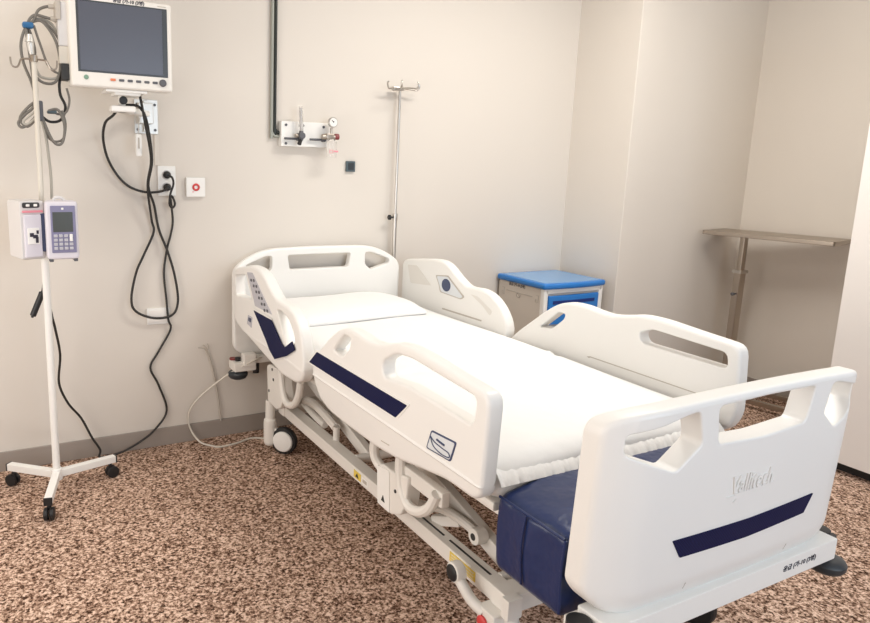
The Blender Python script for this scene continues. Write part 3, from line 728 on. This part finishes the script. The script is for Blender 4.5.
# sensor leads hanging from the monitor's left side
def lead(pts, m, label, r=.0055):
    bm = bmesh.new(); tube(bm, pts, r, 8, 5); return tag(obj('sensor_cable', bm, m), label, 'cable', 'sensor cables hanging beside the monitor')
q = lead([(-1.255, -.24, 1.945), (-1.29, -.24, 1.944), (-1.325, -.25, 1.925), (-1.345, -.25, 1.885), (-1.37, -.26, 1.862), (-1.392, -.26, 1.80), (-1.388, -.26, 1.73), (-1.365, -.27, 1.66), (-1.352, -.28, 1.60), (-1.335, -.285, 1.53), (-1.30, -.285, 1.44), (-1.268, -.28, 1.435), (-1.255, -.275, 1.50), (-1.275, -.27, 1.56), (-1.31, -.27, 1.555)], 'lead', 'grey monitor cable plugged in at the top and looping lowest')
bm = bmesh.new(); cyl(bm, (-1.250, -.24, 1.945), (-1.29, -.24, 1.944), .009, bev=.002); obj('plug', bm, 'cabgrey', q)
q = lead([(-1.255, -.24, 1.898), (-1.29, -.245, 1.90), (-1.34, -.25, 1.905), (-1.365, -.25, 1.87), (-1.355, -.25, 1.83), (-1.345, -.25, 1.77), (-1.36, -.25, 1.71), (-1.33, -.25, 1.665), (-1.285, -.25, 1.662), (-1.262, -.25, 1.70), (-1.258, -.25, 1.76), (-1.275, -.25, 1.83), (-1.315, -.25, 1.885), (-1.35, -.245, 1.88)], 'lead', 'grey monitor cable coiled in a wide loop beside the monitor')
bm = bmesh.new(); cyl(bm, (-1.250, -.24, 1.898), (-1.285, -.245, 1.90), .009, bev=.002); obj('plug', bm, 'cabgrey', q)
lead([(-1.262, -.23, 1.85), (-1.285, -.235, 1.885), (-1.335, -.24, 1.893), (-1.365, -.24, 1.85), (-1.362, -.24, 1.78), (-1.34, -.24, 1.70), (-1.318, -.24, 1.68), (-1.27, -.24, 1.685), (-1.25, -.23, 1.74)], 'lead2', 'pale cable making the inner loop beside the monitor')
lead([(-1.374, -.262, 1.86), (-1.365, -.27, 1.76), (-1.358, -.285, 1.64), (-1.362, -.29, 1.57), (-1.395, -.29, 1.535), (-1.418, -.29, 1.505), (-1.405, -.29, 1.488), (-1.37, -.29, 1.515), (-1.345, -.29, 1.555), (-1.352, -.29, 1.585), (-1.385, -.29, 1.56), (-1.412, -.29, 1.52), (-1.388, -.29, 1.492), (-1.35, -.29, 1.53)], 'lead', 'grey cable bunched in a small coil left of the stand pole')
lead([(-1.348, -.275, 1.60), (-1.338, -.275, 1.53), (-1.325, -.275, 1.46), (-1.318, -.275, 1.38), (-1.314, -.275, 1.30), (-1.316, -.29, 1.22)], 'lead2', 'pale cable hanging straight down along the stand pole')
q = lead([(-1.245, -.23, 1.70), (-1.262, -.235, 1.67), (-1.262, -.24, 1.62), (-1.246, -.245, 1.575), (-1.265, -.25, 1.525), (-1.305, -.255, 1.515), (-1.335, -.26, 1.535)], 'cord', 'black cable curving from the monitor to the cable bundle', .0055)
lead([(-1.30, -.262, 1.56), (-1.275, -.26, 1.545), (-1.245, -.26, 1.555), (-1.232, -.262, 1.60), (-1.240, -.26, 1.645)], 'lead', 'short grey cable under the blue tie beside the monitor', .0045)
lead([(-1.345, -.255, 1.868), (-1.325, -.25, 1.80), (-1.30, -.25, 1.725), (-1.262, -.25, 1.70), (-1.24, -.245, 1.735), (-1.245, -.24, 1.80), (-1.29, -.245, 1.872), (-1.335, -.25, 1.89)], 'lead', 'grey cable crossing low through the wide loop beside the monitor', .0045)
lead([(-1.338, -.287, 1.575), (-1.36, -.292, 1.548), (-1.39, -.295, 1.522), (-1.402, -.295, 1.508), (-1.39, -.295, 1.500), (-1.362, -.295, 1.522), (-1.342, -.29, 1.556)], 'lead2', 'pale cable in the small coil left of the stand pole', .0045)
lead([(-1.345, -.285, 1.57), (-1.325, -.28, 1.50), (-1.318, -.275, 1.46), (-1.295, -.27, 1.44), (-1.262, -.268, 1.452), (-1.25, -.262, 1.51), (-1.262, -.262, 1.56)], 'lead', 'grey cable forming the lowest inner loop right of the stand pole', .0045)
bm = bmesh.new(); box(bm, -1.385, -1.345, -.275, -.245, 1.853, 1.876, .008); tag(obj('cable_clip', bm, 'clip'), 'small blue clip holding the sensor cables above the stand hooks', 'cable clip')
bm = bmesh.new(); box(bm, -1.315, -1.28, -.275, -.245, 1.545, 1.558, .005); tag(obj('cable_tie', bm, 'socket'), 'dark blue tie on the lower cable loop', 'cable tie')
bm = bmesh.new(); box(bm, -1.352, -1.330, -.30, -.262, 1.515, 1.59, .006); tag(obj('cable_strap', bm, 'keydark'), 'dark strap bundling cables beside the stand pole', 'cable strap')
bm = bmesh.new()
cyl(bm, (-1.362, -.268, 1.802), (-1.362, -.268, 1.832), .016, .010, bev=.003); cyl(bm, (-1.358, -.268, 1.758), (-1.362, -.268, 1.802), .010, .015, bev=.003)
tag(obj('sensor_plug', bm, 'galv'), 'silvery sensor plug hanging above the stand hooks', 'plug')
bm = bmesh.new(); box(bm, -.957, -.930, -.110, -.094, 1.392, 1.488, .006); tg = obj('hanging_tag', bm, 'white'); tag(tg, 'white plastic tag hanging below the monitor bracket', 'tag')
bm = bmesh.new(); box(bm, -.948, -.941, -.1112, -.108, 1.425, 1.472, .0006); obj('tag_print', bm, 'cabgrey', tg)
bm = bmesh.new(); tube(bm, [(-.944, -.102, 1.486), (-.940, -.10, 1.53), (-.93, -.095, 1.565)], .0022, 6); obj('tag_string', bm, 'galv', tg)

# ------------------------------------------------------------------ wall services
def plate(name, x0, x1, z0, z1, m, label, cat, d=.010):
    return tag(obj(name, quick(box, x0, x1, -d, -.0003, z0, z1, .003), m), label, cat)
op = plate('power_outlet', -.846, -.764, 1.216, 1.352, 'white', 'tall white double power outlet with black plugs below the monitor', 'outlet')
for z in (1.312, 1.256):
    bm = bmesh.new(); torus(bm, (-.806, -.0105, z), (0, 1, 0), .019, .003); obj('socket_ring', bm, 'grey', op)
eb = plate('call_button', -.718, -.628, 1.212, 1.302, 'white', 'square white call button plate with a red button', 'call button', .018)
bm = bmesh.new(); torus(bm, (-.672, -.0185, 1.257), (0, 1, 0), .013, .005); obj('button_ring', bm, 'red', eb, 'red button ring')
bm = bmesh.new(); box(bm, -.690, -.682, -.0188, -.015, 1.233, 1.237, .0005); obj('button_print', bm, 'pink', eb)
lo = plate('blank_outlet', -.912, -.806, .612, .690, 'white', 'low white outlet plate near the skirting behind the cord loop', 'outlet')
bm = bmesh.new(); box(bm, -.904, -.814, -.0115, -.008, .622, .680, .002); lf = obj('outlet_cover', bm, 'wardrobe', lo)
bm = bmesh.new(); cyl(bm, (-.842, -.0112, .640), (-.842, -.0125, .640), .004, seg=10); obj('cover_screw', bm, 'keydark', lo)
ds = plate('data_socket', .119, .171, 1.342, 1.397, 'socket', 'small slate grey socket on the wall right of the gas panel', 'socket', .014)
bm = bmesh.new(); box(bm, .128, .162, -.0155, -.012, 1.351, 1.388, .002); obj('socket_face', bm, 'tyre', ds)
tag(obj('cable_trunking', quick(box, -.857, -.838, -.009, -.0003, 1.353, 1.491, .002), 'wall'), 'narrow beige cable trunking between monitor bracket and power outlet', 'cable trunking')

bm = bmesh.new(); tube(bm, [(-.2930, -.014, CEIL), (-.2930, -.014, 2.2), (-.2960, -.014, 1.55), (-.294, -.014, 1.525), (-.283, -.014, 1.510), (-.265, -.014, 1.506), (-.235, -.014, 1.506)], .0082, 12, 6)
tag(obj('gas_pipe', bm, 'pipe'), 'outer grey gas pipe running down to the gas panel', 'pipe', 'gas pipes above the gas panel')
bm = bmesh.new(); tube(bm, [(-.2765, -.014, CEIL), (-.2765, -.014, 2.2), (-.2795, -.014, 1.565), (-.277, -.014, 1.542), (-.268, -.014, 1.528), (-.255, -.014, 1.5235), (-.235, -.014, 1.5235)], .0078, 12, 6)
tag(obj('gas_pipe', bm, 'pipe_dark'), 'inner black gas pipe running down to the gas panel', 'pipe', 'gas pipes above the gas panel')
gp = thing('medical_gas_unit', 'white wall panel with medical gas outlets above the bed', 'gas panel', (-.12, -.02, 1.456))
bm = bmesh.new(); box(bm, -.256, .008, -.042, -.0005, 1.460, 1.580, .003); pb = obj('panel_box', bm, 'white', gp)
for x, z in ((-.232, 1.562), (-.142, 1.562), (-.03, 1.560), (-.232, 1.474)):
    bm = bmesh.new(); cyl(bm, (x, -.041, z), (x, -.0455, z), .0065, seg=12); obj('bolt', bm, 'keydark', pb)
for x in (-.19, -.055):
    bm = bmesh.new(); cyl(bm, (x - .055, -.056, 1.497), (x + .028, -.056, 1.497), .0055, seg=10); cyl(bm, (x + .02, -.04, 1.497), (x + .02, -.066, 1.497), .010, seg=14); obj('outlet_lever', bm, 'keydark', gp)
fm_ = thing('flow_meter', 'oxygen flow meter with clear upright tube on the gas panel', 'flow meter', (-.165, -.07, 1.48))
bm = bmesh.new(); cyl(bm, (-.165, -.045, 1.512), (-.165, -.095, 1.512), .016, bev=.003); cyl(bm, (-.165, -.075, 1.49), (-.165, -.075, 1.535), .011, bev=.002); obj('valve_body', bm, 'keydark', fm_)
bm = bmesh.new(); bar(bm, (-.167, -.075, 1.495), (-.178, -.08, 1.468), .016, .016, .003); obj('nozzle', bm, 'black', fm_)
bm = bmesh.new(); cyl(bm, (-.195, -.07, 1.512), (-.165, -.07, 1.512), .009); obj('side_knob', bm, 'steel2', fm_)
bm = bmesh.new(); cyl(bm, (-.165, -.075, 1.533), (-.170, -.075, 1.652), .0115, .0115, bev=.003); obj('clear_tube', bm, 'clear', fm_)
bm = bmesh.new(); cyl(bm, (-.165, -.075, 1.532), (-.170, -.075, 1.645), .0065); obj('inner_tube', bm, 'grey', fm_)
vg = thing('vacuum_regulator', 'suction regulator with round dial and clear jar on the gas panel', 'regulator', (0, -.08, 1.42))
bm = bmesh.new(); cyl(bm, (-.055, -.075, 1.512), (.028, -.085, 1.512), .013, bev=.003); box(bm, -.035, .005, -.095, -.06, 1.50, 1.528, .005); cyl(bm, (-.02, -.04, 1.512), (-.02, -.08, 1.512), .011); obj('regulator_body', bm, 'steel2', vg)
bm = bmesh.new(); cyl(bm, (.012, -.085, 1.514), (.034, -.086, 1.514), .015, bev=.003); obj('regulator_knob', bm, 'darkred', vg, 'dark red knob')
bm = bmesh.new(); tube(bm, [(-.008, -.085, 1.525), (-.008, -.086, 1.548), (-.004, -.088, 1.564)], .006, 8); obj('dial_stem', bm, 'steel2', vg)
bm = bmesh.new(); lathe(bm, (-.002, -.082, 1.583), (0, -1, 0), [(0, .025), (.014, .025), (.0155, .023)], 28); dl = obj('dial_case', bm, 'steel', vg)
bm = bmesh.new(); cyl(bm, (-.002, -.0972, 1.583), (-.002, -.0982, 1.583), .021, seg=28); df = obj('dial_face', bm, 'white', dl)
bm = bmesh.new(); bar(bm, (-.002, -.0988, 1.585), (-.012, -.0988, 1.593), .0015, .0025, 0); cyl(bm, (-.002, -.098, 1.585), (-.002, -.0995, 1.585), .0035, seg=10); obj('dial_needle', bm, 'ink', df)
bm = bmesh.new(); lathe(bm, (-.002, -.082, 1.412), (0, 0, 1), [(0, .020), (.004, .025), (.075, .026), (.084, .018), (.092, .012)], 24); jr = obj('jar', bm, 'clear', vg, 'clear plastic collection jar')
bm = bmesh.new(); b = panel([(-.026, 1.433), (-.007, 1.433), (-.007, 1.449), (-.026, 1.449)], [[(-.0235, 1.4355), (-.0095, 1.4355), (-.0095, 1.4465), (-.0235, 1.4465)]], .0015, .0002, lambda u, v, w: (u, -.1085 + w, v)); merge(bm, b); box(bm, -.003, .022, -.1095, -.107, 1.438, 1.446, .0008); obj('red_print', bm, 'pink', jr, 'red print on the jar')

# ------------------------------------------------------------------ power cords
def cord(name, pts, r, m, label, plug=None):
    bm = bmesh.new(); tube(bm, pts, r, 8, 6); o = tag(obj(name, bm, m), label, 'cord')
    if plug:
        bm = bmesh.new(); p = Vector(plug); lathe(bm, p, (0, -1, 0), [(0, .0165), (.016, .0165), (.022, .012), (.030, .008)], 18); obj('plug', bm, 'black', o)
    return o
loop = [(-.953, -.2, 1.652), (-.929, -.18, 1.531), (-.892, -.1, 1.382), (-.902, -.06, 1.264), (-.883, -.03, 1.112), (-.875, -.03, 1.052), (-.922, -.03, .948), (-.959, -.03, .866), (-.983, -.03, .748), (-.964, -.03, .686), (-.883, -.03, .648), (-.799, -.03, .656), (-.77, -.03, .722), (-.783, -.03, .845), (-.812, -.026, .958), (-.85, -.022, 1.066), (-.868, -.025, 1.172), (-.896, -.045, 1.264), (-.884, -.08, 1.378), (-.911, -.13, 1.534), (-.95, -.19, 1.592), (-.997, -.20, 1.600), (-1.03, -.19, 1.59), (-1.054, -.15, 1.557), (-1.079, -.1, 1.527), (-1.084, -.06, 1.461), (-1.063, -.03, 1.377), (-1.022, -.02, 1.304), (-.972, -.02, 1.256), (-.907, -.022, 1.234), (-.851, -.03, 1.235), (-.822, -.045, 1.245), (-.808, -.045, 1.256)]
cord('monitor_cable', loop, .0058, 'cord', 'black monitor power cord hanging in a long loop from the bracket', (-.806, -.0105, 1.256))
cc = [(-.804, -.045, 1.310), (-.790, -.052, 1.30), (-.785, -.05, 1.27), (-.800, -.05, 1.225), (-.803, -.045, 1.18), (-.788, -.035, 1.163), (-.775, -.03, 1.18), (-.784, -.028, 1.21), (-.795, -.03, 1.215), (-.790, -.026, 1.17), (-.784, -.018, 1.097), (-.794, -.015, 1.037), (-.813, -.012, .965), (-.829, -.013, .857), (-.821, -.014, .734), (-.815, -.018, .635), (-.805, -.015, .582), (-.863, -.012, .479), (-.903, -.012, .403), (-.867, -.012, .313), (-.831, -.012, .178), (-.895, -.03, .095), (-.965, -.042, .052), (-1.04, -.05, .022), (-1.10, -.055, .012), (-1.140, -.06, .012), (-1.155, -.058, .018), (-1.150, -.055, .05), (-1.182, -.05, .112), (-1.225, -.05, .214), (-1.279, -.08, .303), (-1.314, -.12, .413), (-1.308, -.18, .555), (-1.326, -.25, .684), (-1.338, -.285, .746), (-1.348, -.305, .82), (-1.352, -.300, .90), (-1.358, -.302, .98), (-1.365, -.31, 1.05)]
cord('pump_cable', cc, .0052, 'cord', 'black pump power cord dropping from the outlet to the floor and up the stand', (-.806, -.0105, 1.312))
bm = bmesh.new(); tube(bm, [(-1.362, -.306, 1.02), (-1.362, -.300, .90), (-1.371, -.30, .846), (-1.387, -.30, .805), (-1.412, -.30, .752)], .0055, 8); o = tag(obj('hanging_cord_end', bm, 'cord'), 'short thick black cord end hanging beside the stand pole', 'cord')
bm = bmesh.new(); cyl(bm, (-1.369, -.30, .852), (-1.409, -.30, .758), .012, .012, bev=.003); obj('connector', bm, 'black', o)
wc = [(-.38, -.13, .432), (-.43, -.16, .430), (-.475, -.155, .41), (-.547, -.10, .353), (-.645, -.05, .263), (-.709, -.03, .191), (-.728, -.02, .124), (-.716, -.03, .06), (-.685, -.075, .014), (-.640, -.125, .006), (-.605, -.150, .005), (-.517, -.139, .005), (-.434, -.11, .005), (-.36, -.15, .005), (-.28, -.22, .005)]
bm = bmesh.new(); tube(bm, wc, .0045, 8, 6); tag(obj('bed_cord', bm, 'ivory'), 'pale bed power cord looping from the head bracket onto the carpet', 'cord')
bm = bmesh.new(); tube(bm, [(-.562, -.016, .085), (-.570, -.016, .16), (-.576, -.013, .22), (-.589, -.012, .302), (-.613, -.012, .409), (-.630, -.014, .455)], .0042, 8)
tube(bm, [(-.630, -.014, .455), (-.645, -.016, .472), (-.672, -.014, .478)], .0022, 6); tube(bm, [(-.630, -.014, .455), (-.634, -.018, .478), (-.650, -.022, .492)], .0022, 6); tube(bm, [(-.630, -.014, .455), (-.622, -.016, .475), (-.626, -.018, .495)], .0022, 6)
tag(obj('loose_wire', bm, 'cabgrey'), 'loose grey wire with frayed end rising from the skirting', 'wire')

# ------------------------------------------------------------------ bedside cabinet
A = 0.0; CC = Vector((1.399, -.212, 0)); Rz = Matrix.Rotation(A, 4, 'Z'); TX = Matrix.Translation(CC) @ Rz
cab = thing('bedside_cabinet', 'beige bedside cabinet with blue top and blue drawer in the corner', 'bedside cabinet', (CC.x, CC.y, 0))
def cobj(name, bm, m, parent, label=None):
    bmesh.ops.transform(bm, matrix=TX, verts=bm.verts); return obj(name, bm, m, parent, label)
W2, D2 = .225, .196
bm = bmesh.new(); box(bm, -W2, W2, -D2 + .01, D2, .06, .723, .012); cb = cobj('body', bm, 'cabside', cab)
bm = bmesh.new()
for s in (-1, 1): box(bm, s * (W2 - .014) - .016, s * (W2 - .014) + .016, -D2 - .004, -D2 + .03, .06, .724, .008)
box(bm, -W2 + .01, W2 - .01, -D2 - .004, -D2 + .03, .694, .724, .006)
cobj('front_frame', bm, 'white', cab)
def bow(u): return .020 * (1 - (u / (W2 + .01)) ** 2)
def top_panel(z0, z1, inset, m, name, par, bev):
    e = W2 + .014 - inset
    front = [(-e + 2 * e * k / 14, -D2 - .012 + inset - bow(-e + 2 * e * k / 14)) for k in range(15)]
    pts = [(e, D2 + .006 - inset), (-e, D2 + .006 - inset)] + front
    return cobj(name, panel(rounded(pts, .02, 4), [], z1 - z0, bev, lambda u, v, w: (u, v, (z0 + z1) / 2 + w)), m, par)
tp = top_panel(.722, .755, 0, 'blue', 'top', cab, .012)
top_panel(.7545, .7565, .022, 'bluetop', 'top_inlay', tp, .0006)
bm = bmesh.new(); b = panel(rounded([(W2 - .034, -D2 + .01), (-W2 + .034, -D2 + .01)] + [(-W2 + .034 + 2 * (W2 - .034) * k / 10, -D2 - .004 - bow(-W2 + .034 + 2 * (W2 - .034) * k / 10) * .6) for k in range(11)], .006, 2), [], .165, .006, lambda u, v, w: (u, v, .600 + w)); merge(bm, b)
dw = cobj('drawer', bm, 'blue', cab, 'bright blue drawer')
bm = bmesh.new(); b = panel([(W2 - .07, -D2 - .01), (-W2 + .06, -D2 - .01)] + [(-W2 + .06 + 2 * (W2 - .065) * k / 10, -D2 - .006 - bow(-W2 + .06 + 2 * (W2 - .065) * k / 10) * .6) for k in range(11)], [], .020, .002, lambda u, v, w: (u, v, .645 + w)); merge(bm, b)
cobj('grip_slot', bm, 'bluedark', dw)
bm = bmesh.new(); box(bm, -W2 + .034, W2 - .034, -D2 - .016, -D2 + .015, .09, .50, .01); dd = cobj('door', bm, 'blue', cab, 'bright blue lower door')
bm = bmesh.new(); box(bm, -.06, .06, -D2 - .0185, -D2 - .01, .44, .47, .003); cobj('grip_slot', bm, 'bluedark', dd)
bm = bmesh.new(); xs = -W2 - .001
tube(bm, [(xs, D2 - .08, .668), (xs, D2 - .17, .667), (xs, D2 - .30, .667)], .0025, 6, 0)
torus(bm, (xs, D2 - .185, .654), (1, 0, 0), .014, .003)
for y in (D2 - .04, D2 - .33): tube(bm, [(xs, y, .68), (xs, y - .02, .68), (xs, y - .02, .64), (xs, y, .64), (xs, y, .66)], .002, 6, 0)
cobj('side_emboss', bm, 'cabgrey', cab)
bm = text_bm('응급 (가-10 (3병)', .02, lambda u, v, w: (-W2 - .0006 - w, .03 - u, .708 + v), .0004, .1, .0005); cobj('handwriting', bm, 'ink', cab, 'black marker handwriting')
for sx in (-1, 1):
    for sy in (-1, 1):
        bm = bmesh.new(); x, y = sx * (W2 - .045), sy * (D2 - .05)
        lathe(bm, (x - .011, y, .026), (1, 0, 0), [(0, .02), (.003, .0255), (.019, .0255), (.022, .02)], 20); cyl(bm, (x, y, .045), (x, y, .066), .012); cobj('caster', bm, 'black', cab)

# ------------------------------------------------------------------ overbed table
TZ = 1.028
ob = thing('overbed_table', 'stainless steel overbed table standing in the alcove', 'overbed table', (2.52, -.85, 0))
def tw(u, v):  # u along long side from the far end, v across from the left edge
    d = Vector((.137, -.71, 0)).normalized(); n = Vector((-d.y, d.x, 0)); p = Vector((2.325, -.505, 0)) + d * u + n * v
    return p
tpts = [tw(0, 0), tw(.70, 0), tw(.70, .30), tw(0, .30)]
bm = panel(rounded([(p.x, p.y) for p in tpts], .014, 4), [], .024, .003, lambda u, v, w: (u, v, TZ + w))
obj('table_top', bm, 'steel2', ob)
pl0 = tw(.18, .17)
bm = bmesh.new(); box(bm, pl0.x - .021, pl0.x + .021, pl0.y - .016, pl0.y + .016, .70, TZ - .010, .007); obj('inner_column', bm, 'steel3', ob)
bm = bmesh.new(); box(bm, pl0.x - .029, pl0.x + .029, pl0.y - .022, pl0.y + .022, .05, .80, .008); oc = obj('outer_column', bm, 'steel3', ob)
bm = bmesh.new(); box(bm, pl0.x - .038, pl0.x + .038, pl0.y - .029, pl0.y + .029, .785, .805, .003); obj('collar', bm, 'steel', oc)
bm = bmesh.new(); cyl(bm, (pl0.x - .03, pl0.y - .01, .66), (pl0.x - .06, pl0.y - .01, .66), .005); lathe(bm, (pl0.x - .055, pl0.y - .01, .66), (-1, 0, 0), [(0, .010), (.012, .010), (.015, .006)], 14); obj('clamp_knob', bm, 'keydark', oc)
bm = bmesh.new()
bar(bm, tw(.06, .04) + Vector((0, 0, .045)), tw(.68, .04) + Vector((0, 0, .045)), .03, .03, .003)
bar(bm, tw(.06, .27) + Vector((0, 0, .045)), tw(.68, .27) + Vector((0, 0, .045)), .03, .03, .003)
bar(bm, tw(.18, .04) + Vector((0, 0, .045)), tw(.18, .27) + Vector((0, 0, .045)), .03, .03, .003)
bs = obj('base', bm, 'steel2', ob)
for u in (.08, .66):
    for v in (.04, .27):
        p = tw(u, v); bm = bmesh.new(); lathe(bm, (p.x - .009, p.y, .016), (1, 0, 0), [(0, .012), (.002, .016), (.016, .016), (.018, .012)], 16); cyl(bm, (p.x, p.y, .02), (p.x, p.y, .033), .007); obj('caster', bm, 'black', bs)

# ------------------------------------------------------------------ white wardrobe at the right edge
wd = thing('wardrobe', 'tall plain white cabinet standing at the right edge of the room', 'wardrobe', (2.27, -2.2, 0))
bm = bmesh.new(); box(bm, 1.968, 2.55, -2.90, -1.515, .05, 2.1, .003); obj('carcass', bm, 'wardrobe', wd)
bm = bmesh.new(); box(bm, 2.01, 2.53, -2.88, -1.535, 0, .055); obj('plinth', bm, 'dark', wd, 'dark recessed plinth')
for a, b in ((-2.205, -1.515), (-2.90, -2.21)):
    bm = bmesh.new(); box(bm, 1.95, 1.967, a, b, .055, 2.1, .002); d = obj('door', bm, 'wardrobe', wd)
    y = a + .05 if a > -2.5 else b - .05
    bm = bmesh.new(); tube(bm, [(1.951, y, .98), (1.925, y, .985), (1.922, y, 1.05), (1.925, y, 1.115), (1.951, y, 1.12)], .005, 8); obj('handle', bm, 'steel', d)

# ------------------------------------------------------------------ lights
def area(name, loc, sx, sy, energy, col, rot=(0, 0, 0)):
    l = bpy.data.lights.new(name, 'AREA'); l.shape = 'RECTANGLE'; l.size = sx; l.size_y = sy; l.energy = energy; l.color = col
    o = bpy.data.objects.new(name, l); COL.objects.link(o); o.location = loc; o.rotation_euler = rot; return o
WARM = (1.0, .965, .905)
area('ceiling_lamp', (0.8, -1.35, CEIL - .01), 1.2, 0.3, 32, WARM)
area('ceiling_lamp', (2.4, -1.9, CEIL - .01), 0.5, 0.25, 4.5, WARM)
area('ceiling_lamp', (-1.9, -0.9, CEIL - .01), 0.9, 0.3, 10, WARM)  # unseen lamp added to fill the left part of the back wall
area('window_and_fill', (-2.55, -1.9, 0.95), 2.6, 0.9, 27, (1.0, .96, .92), (math.radians(90), 0, math.radians(-90)))  # added fill for the rails' left faces; no window known on this side
area('window_and_fill', (0.2, -4.95, 1.55), 2.2, 1.5, 46, (.68, .83, 1.0), (math.radians(90), 0, 0))
w = bpy.data.worlds.new('World'); S.world = w; w.use_nodes = True
w.node_tree.nodes['Background'].inputs[0].default_value = (.9, .85, .8, 1); w.node_tree.nodes['Background'].inputs[1].default_value = .15

# ------------------------------------------------------------------ camera
cd = bpy.data.cameras.new('camera'); cam = bpy.data.objects.new('camera', cd); COL.objects.link(cam)
fw = Vector((0.45680771, 0.8708689, -0.18218875)); rt = Vector((0.88747573, -0.46010425, 0.02628531)); up = -Vector((-0.06093896, -0.17369542, -0.98291217))
m = Matrix((rt, up, -fw)).transposed().to_4x4(); m.translation = Vector((-1.5248, -3.225, 1.3899)); cam.matrix_world = m
cd.sensor_fit = 'HORIZONTAL'; cd.sensor_width = 36; cd.lens = 684.16 * 36 / 870
cd.shift_x = (435 - 350.17) / 870; cd.shift_y = (289.27 - 311.5) / 870; cd.clip_start = .05
S.camera = cam
vs = S.view_settings; vs.view_transform = 'Standard'; vs.look = 'None'; vs.gamma = 1; vs.use_curve_mapping = False; vs.exposure = 0.19
